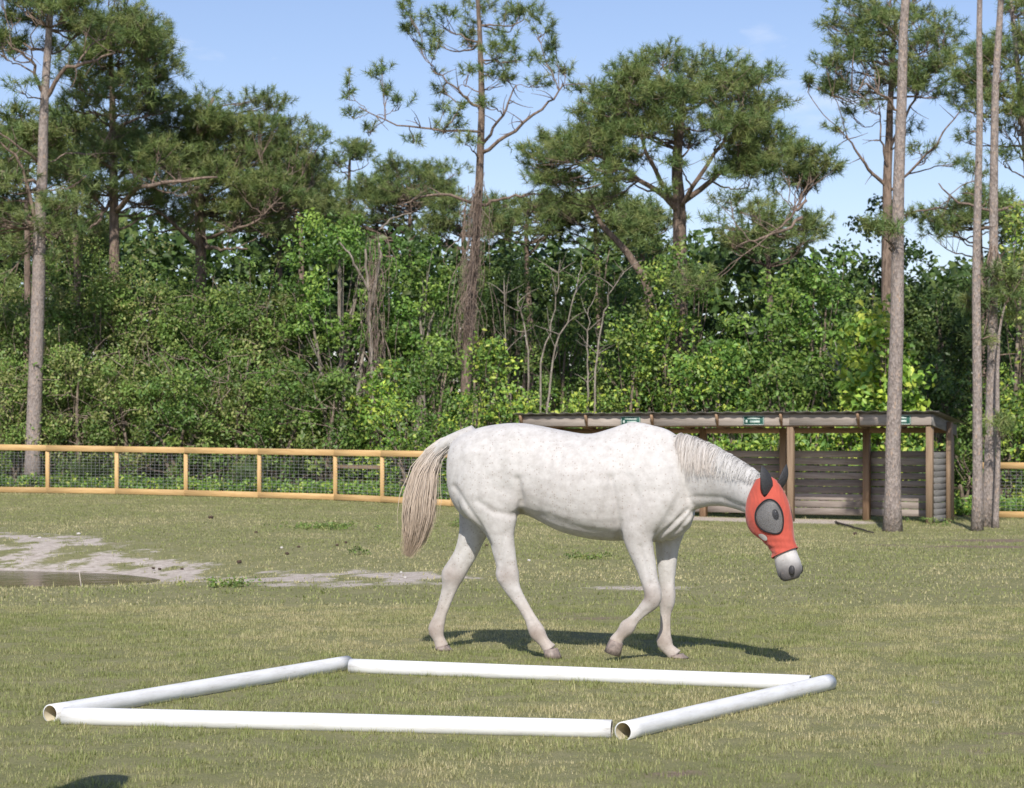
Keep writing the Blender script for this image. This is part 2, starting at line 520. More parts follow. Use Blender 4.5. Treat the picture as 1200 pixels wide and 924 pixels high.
# ------------------------------------------------------------------ short grass
def grass(name, y0, y1, per_m2, h, w, label, seed, powr=1.0):
    g = np.random.default_rng(seed)
    area = (y1 - y0) * .62 * (y0 + y1) / 2
    n = int(area * per_m2)
    u = g.random(n)
    y = np.sqrt(y0 ** 2 + u * (y1 ** 2 - y0 ** 2))
    if powr != 1.0:
        y = y0 + (y1 - y0) * u ** powr
    x = (g.random(n) - .5) * .62 * y
    keep = (sand_mask(x, y) + .85 * (g.random(n) - .5) < .42) & (litter_mask(x, y) < .6)
    dm = dirt_mask(x, y)
    keep &= g.random(n) > dm * 1.3
    tuft = np.clip((fbm(x * 7.5, y * 7.5, 3) - .5) * 1.9 + .5, 0, 1)
    keep &= g.random(n) < .35 + 1.1 * tuft
    q = ((x + 9.2) / 4.7) ** 2 + ((y - 27.2) / 2.5) ** 2
    keep &= q > 1.05
    x, y, tuft = x[keep], y[keep], tuft[keep]; n = len(x)
    z = gz(x, y)
    B = np.stack([x, y, z - .004], 1)
    az = g.random(n) * 2 * np.pi
    lean = np.abs(g.normal(0, .95, n)).clip(0, 1.45)
    hh = h * g.uniform(.55, 1.35, n) * (.35 + 1.35 * tuft) * (1 + .8 * (g.random(n) > .985))
    D = np.stack([np.cos(az) * np.sin(lean), np.sin(az) * np.sin(lean), np.cos(lean)], 1)
    S = np.stack([-np.sin(az), np.cos(az), 0 * az], 1) * (w * g.uniform(.6, 1.3, n))[:, None]
    tip = B + D * hh[:, None]
    V = np.stack([B - S / 2, B + S / 2, tip], 1).reshape(-1, 3)
    F = np.arange(3 * n).reshape(n, 3)
    dry = smooth01(.38, .74, fbm(x * .55 + 9, y * .4 + 3, 4)) * .55 + (fbm(x * 4.2 + 70, y * 4.2, 3) - .38) * .9 + g.normal(0, .22, n)
    dry = np.clip(dry, 0, 1)[:, None]
    green = np.array([.25, .28, .10]); straw = np.array([.54, .465, .28])
    c = green * (1 - dry) + straw * dry
    c = c * g.uniform(.75, 1.3, n)[:, None]
    o = obj(name, V, F, M_GRASS, col=np.repeat(c, 3, 0))
    return tag(o, label, 'grass', kind='stuff')

grass('lawn_grass', 9.0, 20.5, 6000, .024, .0058, 'short mown green and straw lawn grass around the white poles', 1)
grass('meadow_grass', 20.5, 57.0, 490, .027, .017, 'short pasture grass from the horse back to the wooden fence', 2)

# ------------------------------------------------------------------ foliage generators
def leaves(C, N, size, col, g, fold=.25, aspect=.55):
    """diamond leaves: centre, normal, length and colour arrays -> V, F, colours"""
    n = len(C)
    N = unit(N)
    r = g.normal(size=(n, 3)); r[:, 2] -= .45
    T = unit(r - N * np.sum(r * N, 1, keepdims=True))
    S = np.cross(N, T)
    s = size[:, None]
    base = C - T * s * .5
    tip = C + T * s * .5 - N * s * .12
    l = C + S * s * aspect * .5 + N * s * fold * .35 - T * s * .06
    r_ = C - S * s * aspect * .5 + N * s * fold * .35 - T * s * .06
    V = np.stack([base, r_, tip, l], 1).reshape(-1, 3)
    i = np.arange(n) * 4
    F = np.concatenate([np.stack([i, i + 1, i + 2], 1), np.stack([i, i + 2, i + 3], 1)])
    return V, F, np.repeat(col, 4, 0)

def sph(n, g):
    return unit(g.normal(size=(n, 3)))

PAL = {
    'olive': [(0.141, 0.221, 0.050), (0.192, 0.257, 0.067), (0.250, 0.267, 0.095), (0.117, 0.191, 0.045)],
    'bright': [(0.111, 0.216, 0.041), (0.158, 0.273, 0.050), (0.092, 0.179, 0.037), (0.209, 0.302, 0.061)],
    'mid': [(0.101, 0.180, 0.039), (0.137, 0.218, 0.048), (0.079, 0.142, 0.032), (0.186, 0.241, 0.059)],
    'lime': [(0.297, 0.427, 0.065), (0.404, 0.490, 0.072), (0.202, 0.348, 0.058), (0.485, 0.537, 0.102)],
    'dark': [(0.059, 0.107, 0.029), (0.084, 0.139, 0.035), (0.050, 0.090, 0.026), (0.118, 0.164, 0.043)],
    'rust': [(0.438, 0.179, 0.072), (0.337, 0.149, 0.065)],
}

def foliage_cloud(clumps, per, leaf, pal, g, up=.45, spread=.8, accent=None, acc=.0):
    """clumps: rows of x,y,z,r ; leaves sit around each clump, thinner towards its middle"""
    k = len(clumps)
    c = np.repeat(clumps[:, :3], per, 0); rr = np.repeat(clumps[:, 3], per)
    n = len(c)
    d = sph(n, g)
    rad = rr * (g.random(n) ** .38)
    C = c + d * rad[:, None] * np.array([1, 1, .78])
    N = d * .5 + np.array([-.06, -.55, up + .15]) + g.normal(size=(n, 3)) * spread
    pc = np.array(PAL[pal])
    ci = np.repeat(g.integers(0, len(pc), k), per)
    ci = np.where(g.random(n) < .35, g.integers(0, len(pc), n), ci)
    col = pc[ci] * g.uniform(.78, 1.22, n)[:, None]
    col = col * np.repeat(g.uniform(.62, 1.42, k), per)[:, None]
    if accent is not None:
        ac = np.array(PAL[accent]); mk = g.random(n) < acc
        col[mk] = ac[g.integers(0, len(ac), mk.sum())]
    size = leaf * g.uniform(.6, 1.35, n)
    return leaves(C, N, size, col, g)

def shell_points(c, r, k, g, inner=.42, squash=1.0):
    d = sph(k, g)
    d = d / (np.sum(np.abs(d) ** 3.2, 1, keepdims=True) ** (1 / 3.2))     # boxier than an ellipsoid
    d[:, 2] = d[:, 2] * .9 + .10
    rad = inner + (1 - inner) * g.random(k) ** .6
    p = np.asarray(c) + d * rad[:, None] * np.asarray(r)
    return p

def shrub(name, label, px, top, halfw, d, pal, leaf=.10, per=85, dens=1.0, seed=0, group=None, cat='shrub', bark=None, accent=None, acc=0., stems=5, base_py=None, clump=.42, depth=None, low=.0, twigs=0):
    """multi-stemmed shrub or small tree standing on the ground at photo column px"""
    g = np.random.default_rng(seed + 100)
    x0 = (px - 600) / F_PX * d
    z0 = float(gz(x0, d))
    ztop = CAM_H + (HZ - top) / F_PX * d
    H = ztop - z0
    hw = halfw / F_PX * d
    zb = z0 + low * H
    c = np.array([x0, d, (ztop + zb) / 2 - .05 * H]); r = np.array([hw, depth or max(hw * .8, .9), (ztop - zb) / 2])
    vol = r[0] * r[1] * r[2]
    k = int(max(14, 13 * dens * (r[0] * r[2] + r[0] * r[1] * .7 + r[1] * r[2] * .7) / .9 / (clump / .42) ** 2 * .95))
    P = shell_points(c, r * .92, k, g)
    P[:, 2] = np.maximum(P[:, 2], z0 + .2)
    rad = clump * g.uniform(.6, 1.35, k)
    cl = np.concatenate([P, rad[:, None]], 1)
    V, F, C = foliage_cloud(cl, per, leaf, pal, g, accent=accent, acc=acc)
    root = empty(name, (x0, d, z0))
    obj('foliage', V, F, M_LEAF, root, col=C)
    mb = MB()
    for s in range(stems):
        a = g.random() * 6.28
        p0 = np.array([x0 + .12 * math.cos(a) * stems ** .5, d + .12 * math.sin(a), z0 - .06])
        t = P[g.integers(0, k)]
        mid = (p0 + t) / 2 + np.array([g.normal() * .2, g.normal() * .2, .25 * H])
        mb.add(*tube(bez(p0, mid, t, 9), np.linspace(.05 + .012 * H / stems ** .5, .012, 9), 6))
    for s in range(min(k, 26)):
        t = P[s]; f = .25 + .5 * g.random()
        p0 = np.array([x0, d, z0 + H * f * .6]) * (1 - f * .6) + t * f * .6
        mb.add(*tube(bez(p0, (p0 + t) / 2 + g.normal(size=3) * .15, t, 6), np.linspace(.018, .006, 6), 4))
    mb.build('stem', bark or M_TWIG, root, True)
    if twigs:
        tb = MB()
        for s in range(twigs):
            dd = sph(1, g)[0]; dd[1] = -abs(dd[1]) * .8
            p0 = c + dd * r * g.uniform(.75, 1.0)
            ln = g.uniform(.4, 1.1)
            dr = unit(np.array([g.normal() * .8, -.3 * g.random(), g.normal() * .6 + .2]))
            p2 = p0 + dr * ln
            tb.add(*tube(bez(p0, (p0 + p2) / 2 + g.normal(size=3) * .15, p2, 5), np.linspace(.011, .004, 5), 3, False))
        tb.build('twig', M_VINE, root)['kind'] = 'stuff'
    tag(root, label, cat, group)
    return root

def needles(C, A, g, m=64, ln=.23, w=.012, cols=None):
    """long-needled tufts: centre C, axis A"""
    k = len(C)
    c = np.repeat(C, m, 0); a = np.repeat(A, m, 0); n = len(c)
    t = g.uniform(-.14, .10, n)
    base = c + a * t[:, None]
    dr = unit(a * g.uniform(.25, 1.0, n)[:, None] + sph(n, g) * .85)
    dr[:, 2] -= .10
    L_ = ln * g.uniform(.7, 1.15, n)
    sd = unit(np.cross(dr, sph(n, g))) * (w * .5)
    V = np.stack([base - sd, base + sd, base + dr * L_[:, None]], 1).reshape(-1, 3)
    F = np.arange(3 * n).reshape(n, 3)
    pc = np.array(cols)
    col = pc[np.repeat(g.integers(0, len(pc), k), m)] * np.repeat(g.uniform(.8, 1.2, k), m)[:, None] * g.uniform(.85, 1.15, n)[:, None]
    return V, F, np.repeat(col, 3, 0)

PINE_COLS = [(.155, .215, .066), (.19, .245, .078), (.12, .185, .062), (.225, .255, .09)]
PINE_DARK = [(.11, .14, .05), (.13, .16, .055), (.10, .125, .047)]

def pine(label, trunk, d, rad, clusters, seed, limbs=(), top_free=False, tuft=.26, m=35, cols=PINE_COLS, base_z=None, lean=0, group='pine trees of the wood', bark_split=.5, stubs=0, name='pine_tree', tw=.0175):
    """trunk: photo columns/rows from foot to tip; clusters: (px, py, rx px, ry px, tufts, depth offset m)"""
    g = np.random.default_rng(seed + 500)
    tp = np.array([W(px, py, d) for px, py in trunk])
    z0 = float(gz(tp[0][0], d))
    tp[0][2] = z0 - .05
    # resample smoothly
    tt = np.linspace(0, 1, len(tp)); ts = np.linspace(0, 1, 22)
    P = np.stack([np.interp(ts, tt, tp[:, i]) for i in range(3)], 1)
    P[1:-1, :2] += np.cumsum(g.normal(0, .012, (20, 2)), 0) * .6
    rr = rad * (1 - .72 * ts ** 1.15); rr[0] *= 1.3; rr[1] *= 1.05
    root = empty(name, (tp[0][0], d, z0))
    V, F = tube(P, rr, 12)
    obj('trunk', V, F, M_PINE if d < 59 else M_PINE_UP, root, smooth=True)
    mb = MB(); C = []; A = []
    cand = [np.column_stack([P[8:-1], rr[8:-1]])]
    for lm in limbs:                     # bare limbs drawn through given points: [(px,py,dy)...], radius
        pts = np.array([W(a_, b_, d + c_) for a_, b_, c_ in lm[0]])
        t0 = np.linspace(0, 1, len(pts)); t1 = np.linspace(0, 1, 12)
        Q = np.stack([np.interp(t1, t0, pts[:, i]) for i in range(3)], 1)
        Q[1:-1] += g.normal(size=(10, 3)) * .03
        lb = MB().add(*tube(Q, np.linspace(lm[1], lm[1] * .35, 12), 7))
        if len(lm) > 2:
            for i in range(lm[2]):
                s = Q[g.integers(3, 12)]; e = s + unit(g.normal(size=3) + np.array([0, -.2, .3])) * g.uniform(.3, .9)
                lb.add(*tube(bez(s, (s + e) / 2 + g.normal(size=3) * .1, e, 5), np.linspace(.018, .005, 5), 4, False))
        cand.append(np.column_stack([Q[3:], np.linspace(lm[1], lm[1] * .35, 12)[3:]]))
        lb.build('limb', M_PINE_UP, root, True)
    CA = np.concatenate(cand)
    for (px, py, rx, ry, n, dy) in clusters:
        c = W(px, py, d + dy); sx = rx / F_PX * d; sz = ry / F_PX * d
        hd = np.linalg.norm(c[:2] - P[-1][:2])
        dz = c[2] - CA[:, 2]; hz_ = np.linalg.norm(CA[:, :2] - c[:2], axis=1)
        cost = np.sqrt(hz_ ** 2 + dz ** 2) + 1.6 * np.maximum(.25 * hz_ - dz, 0) + g.random(len(CA)) * .7
        k = int(np.argmin(cost)); p0 = CA[k, :3]; hd = hz_[k]
        cb = c.copy(); cb[2] -= sz * .5
        mid = p0 * .5 + cb * .5; mid[2] -= hd * g.uniform(-.10, .28); mid += g.normal(size=3) * .13 * (hd * .4 + .3)
        B = bez(p0, mid, cb, 10)
        B[2:-1] += np.cumsum(g.normal(size=(7, 3)) * .035, 0)
        mb.add(*tube(B, np.linspace(min(CA[k, 3] * .6, .016 + .013 * hd), .012, 10), 5))
        dd = sph(n, g); dd[:, 2] = dd[:, 2] * .8 + .2
        q = g.random(n) ** .45
        pts = c + dd * q[:, None] * np.array([sx, max(sx * .85, .35), sz])
        ax = unit(dd * .7 + np.array([0, -.05, .55]) + g.normal(size=(n, 3)) * .3)
        C.append(pts); A.append(ax)
        for i in range(n):
            if i % 3 == 0:
                s = B[g.integers(5, 10)]
                mb.add(*tube(bez(s, (s + pts[i]) / 2 - np.array([0, 0, .06]), pts[i], 3), np.linspace(.014, .006, 3), 3, False))
    for s in range(stubs):
        k = g.integers(5, 19); a_ = g.random() * 6.28
        e = P[k] + np.array([math.cos(a_) * .5, math.sin(a_) * .5, .1]) * g.uniform(.4, 1.2)
        mb.add(*tube(np.array([P[k], (P[k] + e) / 2 + [0, 0, .03], e]), [.022, .014, .006], 5))
    if mb.V:
        mb.build('branch', M_PINE_UP, root, True)['kind'] = 'stuff'
    if C:
        V, F, cl = needles(np.concatenate(C), np.concatenate(A), g, m, tuft, tw, cols)
        obj('crown', V, F, M_NEEDLE, root, col=cl)
    tag(root, label, 'pine tree', group)
    return root

def dome(cx, cy, rx, ry, k, seed, n=16, dr=2.4, cr=(30, 15), flat=.15, gap=.0, jit=1.0):
    """clusters filling a dome-shaped crown"""
    g = np.random.default_rng(seed)
    out = []
    while len(out) < k:
        u = sph(1, g)[0]; q = .45 + .55 * g.random() ** .7
        if u[2] < -.55: continue
        px, py = cx + u[0] * q * rx, cy - u[2] * q * ry
        s = g.uniform(.7, 1.3)
        out.append((px, py, cr[0] * s, cr[1] * s, int(n * s), u[1] * q * dr))
    return out

# ------------------------------------------------------------------ pines
pine('tall pine with pinkish bare trunk just behind the wooden rail fence', [(38, 574), (42, 430), (46, 290), (49, 200), (52, 118), (58, 20), (62, -70)], 58.5, .22,
     dome(60, 15, 80, 95, 46, 11, 16, 1.8, (24, 13)) + [(10, 205, 38, 16, 22, -.3), (70, 235, 30, 16, 18, -.6), (20, 290, 26, 14, 14, -.4), (8, 250, 26, 14, 14, .3), (100, 200, 26, 14, 12, -.2), (62, 300, 16, 10, 8, -.5), (5, 330, 22, 12, 10, -.4), (25, 100, 22, 12, 12, -.8), (5, 60, 24, 14, 14, .5), (15, 225, 34, 16, 18, .6), (80, 265, 30, 14, 14, .5), (35, 255, 26, 14, 12, .8), (0, 300, 30, 16, 16, .6), (95, 230, 26, 14, 14, .8)] + dome(20, 250, 70, 70, 24, 51, 16, 1.5, (28, 13)), 1,
     limbs=[([(46, 270, 0), (25, 190, -.3), (-5, 160, -.6)], .06, 6), ([(44, 190, 0), (25, 172, -.5), (-10, 150, -.8)], .05, 4), ([(43, 215, 0), (15, 208, -.4), (-20, 190, -.5)], .05, 4), ([(52, 118, 0), (75, 80, -.4), (110, 72, -.6), (135, 62, -.8)], .07, 5), ([(52, 118, 0), (38, 75, -.5), (10, 50, -.9)], .06, 5)])
pine('broad pine with dense round crown beside the tall fence pine', [(136, 500), (135, 330), (134, 220), (132, 120), (128, 20)], 63, .19,
     dome(142, 80, 62, 105, 62, 12, 22, 2.0, (28, 15)) + dome(145, 215, 80, 75, 46, 31, 18, 1.8, (27, 13)), 2,
     limbs=[([(134, 250, 0), (160, 222, -1.2), (210, 212, -1.6), (255, 208, -1.4)], .09, 7), ([(133, 230, 0), (115, 260, -1), (95, 275, -1.4)], .06, 4), ([(135, 200, -.5), (110, 182, -1.5), (80, 180, -2), (60, 190, -2.2)], .05, 4)])
pine('wide pine with gnarled bare limbs low over the thicket', [(236, 500), (235, 300), (232, 210), (236, 150), (250, 115)], 66, .2,
     dome(280, 195, 98, 88, 90, 13, 22, 2.4, (30, 15)) + dome(205, 170, 60, 70, 34, 14, 18, 1.8, (28, 14)) + dome(270, 255, 105, 45, 34, 44, 16, 2.2, (28, 12)), 3,
     limbs=[([(232, 290, -1), (190, 250, -2), (160, 240, -2.4)], .07, 5), ([(235, 280, 0), (270, 270, -1.6), (300, 262, -2), (322, 238, -2.2)], .06, 9), ([(235, 255, 0), (215, 215, -1.5), (180, 190, -2)], .06, 6), ([(238, 285, 0), (255, 292, -1.7), (290, 292, -2.2)], .07, 5)])
pine('small open pine between the round crowns on the skyline', [(412, 480), (410, 300), (409, 230), (410, 180)], 82, .14, dome(408, 190, 30, 26, 12, 15, 13, 1.2, (16, 9)), 4, tuft=.24)
pine('far rounded pine behind the vine-hung tree', [(480, 480), (478, 300), (480, 220)], 80, .15, dome(480, 222, 62, 42, 40, 16, 20, 1.8, (24, 12)) + dome(450, 250, 80, 40, 30, 36, 20, 1.8, (24, 12)), 5, tuft=.26)
pine('far rounded pine filling the gap on the left skyline', [(350, 480), (352, 320), (350, 240)], 74, .15, dome(345, 225, 50, 50, 36, 37, 20, 1.6, (25, 12)), 25, tuft=.26)

E_cl = [(407, 105, 9, 24, 9, -.4), (412, 133, 12, 8, 6, -.3), (445, 85, 18, 16, 11, .2), (452, 108, 12, 8, 6, .0), (430, 150, 14, 9, 6, .5), (470, 118, 20, 9, 8, -.4), (483, 35, 22, 22, 16, .6), (478, 10, 20, 14, 12, -.5),
        (505, 60, 16, 18, 10, -.7), (515, 100, 12, 18, 9, .5), (520, 20, 26, 16, 16, -.2), (548, 45, 18, 16, 12, .8), (565, 5, 30, 18, 18, 0), (590, 50, 24, 20, 18, -.8), (605, 70, 20, 16, 14, .6), (635, 30, 22, 20, 18, -.4),
        (645, 55, 16, 14, 12, .5), (615, 10, 26, 16, 14, .8), (575, 85, 20, 14, 12, -.9), (548, 85, 12, 12, 7, .3), (632, 95, 18, 12, 9, -.4), (660, 82, 14, 12, 9, .2), (640, 70, 16, 10, 8, -.7), (590, 95, 16, 12, 9, .9),
        (538, 130, 16, 9, 8, -.6), (525, 150, 20, 14, 12, -.4), (545, 165, 18, 10, 9, -.8), (520, 128, 10, 10, 6, .4), (485, 165, 12, 7, 6, -.3), (565, 120, 14, 10, 7, -1.0), (555, 25, 14, 14, 8, 1.0), (600, 25, 20, 14, 12, 1.0), (510, 40, 14, 12, 8, 1), (575, 60, 16, 14, 9, -1.2)]
pine('tall open-crowned pine with vines hanging down its trunk', [(540, 500), (548, 400), (556, 300), (562, 200), (564, 110), (562, 40), (558, -30)], 61, .165, E_cl, 6,
     limbs=[([(560, 238, 0), (520, 228, -.6), (490, 232, -.9), (470, 240, -1)], .05, 6), ([(563, 240, 0), (600, 232, -.4), (640, 228, -.6)], .05, 4), ([(563, 180, 0), (600, 155, -.5), (640, 125, -.7), (660, 100, -.8)], .06, 10), ([(563, 130, 0), (540, 110, -.4), (505, 80, -.7)], .05, 6),
            ([(563, 155, -.2), (510, 153, -.5), (460, 145, -.6), (420, 125, -.5)], .04, 8), ([(563, 175, 0), (590, 130, -.5), (605, 100, -.5)], .05, 6)], m=46)

F_cl = (dome(795, 128, 122, 72, 70, 17, 26, 2.6, (32, 14)) + dome(915, 195, 56, 48, 26, 18, 24, 1.8, (30, 14)) + dome(690, 195, 66, 50, 26, 19, 22, 1.8, (30, 12))
        + [(635, 185, 22, 10, 10, -.5), (645, 215, 24, 12, 12, -.4), (968, 180, 16, 12, 9, -.3), (880, 245, 34, 18, 18, -1.2), (815, 330, 36, 16, 20, -2.8), (800, 338, 26, 12, 12, -2.8), (650, 235, 22, 10, 10, 0), (700, 235, 30, 12, 14, -.6), (905, 220, 30, 14, 14, -1), (745, 172, 32, 12, 20, -1.6), (705, 165, 28, 11, 16, -1.2), (802, 190, 28, 11, 18, -1.8), (838, 203, 26, 10, 15, -1.4), (768, 150, 30, 12, 18, -1.9), (722, 208, 28, 10, 15, -1.2), (862, 165, 28, 11, 16, -1.6), (780, 222, 24, 9, 12, -1.6), (850, 232, 28, 10, 14, -1.4)])
pine('great spreading pine with a rounded umbrella crown', [(797, 500), (797, 340), (796, 245), (793, 190), (797, 150), (800, 110)], 60, .24, F_cl, 7,
     limbs=[([(796, 250, 0), (780, 232, -.3), (755, 215, -.6), (720, 190, -.8), (690, 175, -1)], .10, 7), ([(796, 240, 0), (840, 205, -.5), (880, 185, -.7), (905, 180, -.8)], .09, 8), ([(795, 245, 0), (815, 215, -.8), (850, 160, -1.0), (870, 130, -1)], .08, 6),
            ([(795, 240, 0), (770, 210, -.8), (750, 160, -1.2), (735, 120, -1)], .08, 7), ([(795, 200, 0), (790, 160, -1), (800, 110, -1.4)], .07, 6), ([(940, 255, -1.5), (910, 275, -1.8), (880, 283, -2), (865, 290, -2)], .05, 6), ([(945, 235, -1.2), (920, 262, -1.6), (870, 300, -2.2)], .04, 4)])
pine('leaning reddish pine trunk slanting into the umbrella crown', [(800, 430), (757, 330), (728, 290), (700, 262), (690, 235)], 60.5, .14,
     [(660, 230, 26, 12, 12, -.4), (690, 215, 26, 12, 12, -.2), (640, 205, 24, 12, 10, .3), (625, 180, 18, 9, 8, 0), (715, 225, 24, 11, 10, .4)], 8, group=None)
G_cl = dome(1045, 70, 95, 95, 50, 20, 18, 2.2, (25, 14)) + [(948, 92, 10, 12, 7, 0), (975, 105, 14, 10, 8, -.4), (985, 150, 22, 10, 12, -.3), (1000, 130, 20, 10, 10, .3), (1080, 175, 26, 12, 14, -.5), (1120, 190, 22, 12, 12, .4), (1060, 150, 26, 12, 12, .5), (1010, 30, 24, 14, 14, -.5), (975, 25, 14, 12, 8, -.2), (1118, 240, 26, 8, 12, -.8), (1060, 250, 24, 9, 10, -.8), (1020, 120, 20, 10, 10, -.8)]
pine('pine with an open crown standing behind the shelter', [(1040, 500), (1040, 320), (1040, 200), (1044, 120), (1050, 20)], 62, .19, G_cl, 9,
     limbs=[([(1040, 220, 0), (1010, 190, -.5), (992, 158, -.6)], .06, 5), ([(1040, 225, 0), (1060, 210, -.4), (1100, 165, -.8), (1125, 130, -.9)], .05, 6), ([(1041, 200, 0), (1032, 160, -.4), (1030, 120, -.5)], .04, 4), ([(1042, 180, 0), (1070, 120, -.7), (1090, 80, -.8)], .05, 6)])
pine('pine crown crowding the tall thin trunks at the edge of the wood', [(1215, 500), (1212, 330), (1205, 200), (1195, 100), (1185, 0)], 57, .18,
     dome(1190, 100, 70, 120, 44, 21, 17, 2.0, (25, 14)) + [(1150, 200, 28, 14, 14, -.4), (1170, 240, 24, 12, 12, 0), (1135, 160, 20, 12, 9, .3), (1180, 180, 26, 14, 14, -.5)], 10,
     limbs=[([(1200, 150, 0), (1175, 115, -.6), (1160, 110, -.8)], .05, 5), ([(1205, 240, -.2), (1160, 250, -.6), (1120, 236, -.8), (1100, 215, -.9)], .05, 6)])
for i, (px, py, rx, ry, kk, dd_) in enumerate([(30, 190, 75, 62, 40, 66), (90, 165, 50, 45, 22, 67), (50, 268, 85, 45, 34, 73), (330, 262, 70, 40, 30, 76), (545, 268, 50, 42, 26, 78), (620, 262, 55, 40, 30, 74), (700, 256, 60, 38, 30, 73), (755, 275, 50, 40, 24, 72), (900, 275, 70, 35, 26, 74), (1150, 265, 70, 40, 26, 70)]):
    pine('far dark pine closing the wood behind the nearer crowns', [(px, 500), (px + 2, 380), (px - 2, py + 10), (px, py - ry * .6)], dd_, .14, dome(px, py, rx, ry, kk, 60 + i, 16, 1.8, (26, 13)), 40 + i, group='far pines behind the nearer crowns', tuft=.30, m=27, tw=.025)
# the pines that stand on the pasture side, in front of the shelter
pine('straight bare pine trunk in front of the shelter roof', [(1046, 625), (1047, 520), (1050, 380), (1052, 260), (1056, 120), (1060, 0), (1066, -120), (1072, -260)], 42.5, .165,
     [(1040, 268, 22, 8, 12, -.3), (1020, 265, 14, 6, 6, -.2)] + dome(1072, -210, 130, 90, 30, 22, 16, 2.0, (30, 16)), 11, group='pines on the pasture', limbs=[([(1053, 130, 0), (1035, 112, -.3), (1015, 98, -.4), (998, 108, -.5)], .028, 7)])
pine('thin bare pine trunk beside the shelter end wall', [(1145, 626), (1146, 500), (1145, 350), (1147, 230), (1150, 120), (1151, 0), (1158, -130), (1160, -240)], 42.6, .105, dome(1160, -210, 80, 70, 18, 23, 15, 1.4, (26, 14)), 12, group='pines on the pasture', stubs=8)
pine('pale bare pine trunk rooted beside the right rail fence', [(1157, 617), (1161, 500), (1164, 380), (1165, 230), (1167, 100), (1172, 0), (1178, -120), (1180, -230)], 44.5, .125,
     [(1150, 350, 26, 16, 16, -.5), (1175, 320, 26, 14, 16, -.6), (1190, 370, 26, 14, 14, -.4), (1135, 355, 20, 12, 10, -.6), (1150, 395, 22, 10, 10, -.5)] + dome(1182, -200, 80, 70, 18, 24, 15, 1.4, (26, 14)), 13, group='pines on the pasture', stubs=5, cols=PINE_DARK + PINE_COLS)
pine('slender sapling pine trunk leaning against the pale pine', [(1167, 618), (1169, 540), (1171, 450), (1174, 395), (1182, 350)], 44.0, .062, [(1180, 350, 22, 14, 12, 0), (1190, 330, 18, 12, 8, .2), (1170, 500, 18, 16, 12, -.3)], 14, group='pines on the pasture')

# ------------------------------------------------------------------ the thicket
G_T = 'shrubs of the thicket behind the fence'
# front rows, left to right; (px, top row, half width px, distance, palette, leaf, label...)
rows = [
    # tall back row
    (20, 250, 60, 68, 'olive', .09), (95, 228, 60, 62.3, 'olive', .085), (165, 250, 55, 62.4, 'olive', .09), (235, 268, 55, 65, 'mid', .10), (300, 270, 55, 64, 'mid', .09),
    (600, 262, 50, 70, 'dark', .11), (660, 268, 55, 66, 'mid', .10), (720, 255, 50, 67, 'mid', .10), (560, 280, 45, 71, 'mid', .10), (770, 262, 50, 64, 'mid', .11),
    (1100, 300, 45, 66, 'dark', .12), (1150, 300, 45, 66, 'dark', .11), (1200, 320, 50, 65, 'dark', .12), (500, 300, 50, 70, 'dark', .10), (-30, 300, 50, 66, 'olive', .09), (1250, 260, 50, 64, 'mid', .1), (-105, 290, 60, 64, 'olive', .12), (-200, 280, 65, 65, 'olive', .13), (-300, 300, 65, 65, 'mid', .13), (1330, 290, 60, 62, 'mid', .13), (1430, 300, 60, 62, 'dark', .13),
]
for i, (px, top, hw, d, pal, lf) in enumerate(rows):
    shrub('tall_shrub', 'tall tangled broadleaf shrub rising at the back of the thicket', px, top, hw, d, pal, lf, 80, .9, seed=i, group='tall shrubs at the back of the thicket', clump=.5)
mid_rows = [
    (-15, 330, 48, 62, 'olive', .12), (50, 318, 50, 61.5, 'olive', .11), (118, 300, 52, 62, 'olive', .11), (185, 318, 50, 61.5, 'olive', .11), (250, 312, 52, 62, 'mid', .11), (312, 322, 50, 62, 'olive', .12), (365, 345, 42, 61.5, 'mid', .12),
    (20, 405, 46, 59.5, 'olive', .10), (85, 395, 48, 59, 'olive', .10), (150, 400, 50, 59, 'olive', .10), (215, 405, 48, 58.5, 'mid', .11), (275, 400, 48, 58.5, 'olive', .11), (335, 410, 46, 58, 'mid', .11), (388, 415, 40, 57.5, 'mid', .12)]
for i, (px, top, hw, d, pal, lf) in enumerate(mid_rows):
    shrub('thicket_shrub', 'olive green small-leaved shrub full of brown twigs behind the rail fence', px, top, hw, d, pal, lf, 95, 1.15, seed=40 + i, group='small-leaved shrubs behind the rail fence', clump=.42, twigs=45)
# tree with pale forked limbs and hanging dry vines
shrub('vine_hung_tree', 'leafy tree with pale forked limbs and dry hanging vines', 400, 222, 72, 61, 'bright', .13, 80, .75, seed=60, cat='tree', bark=M_PALE, stems=5, low=.42, clump=.45)
shrub('leafy_tree', 'bright green leafy tree beside the dry vine column', 490, 250, 42, 61.5, 'bright', .13, 80, .85, seed=61, cat='tree', bark=M_PALE, stems=3, low=.3, clump=.42)

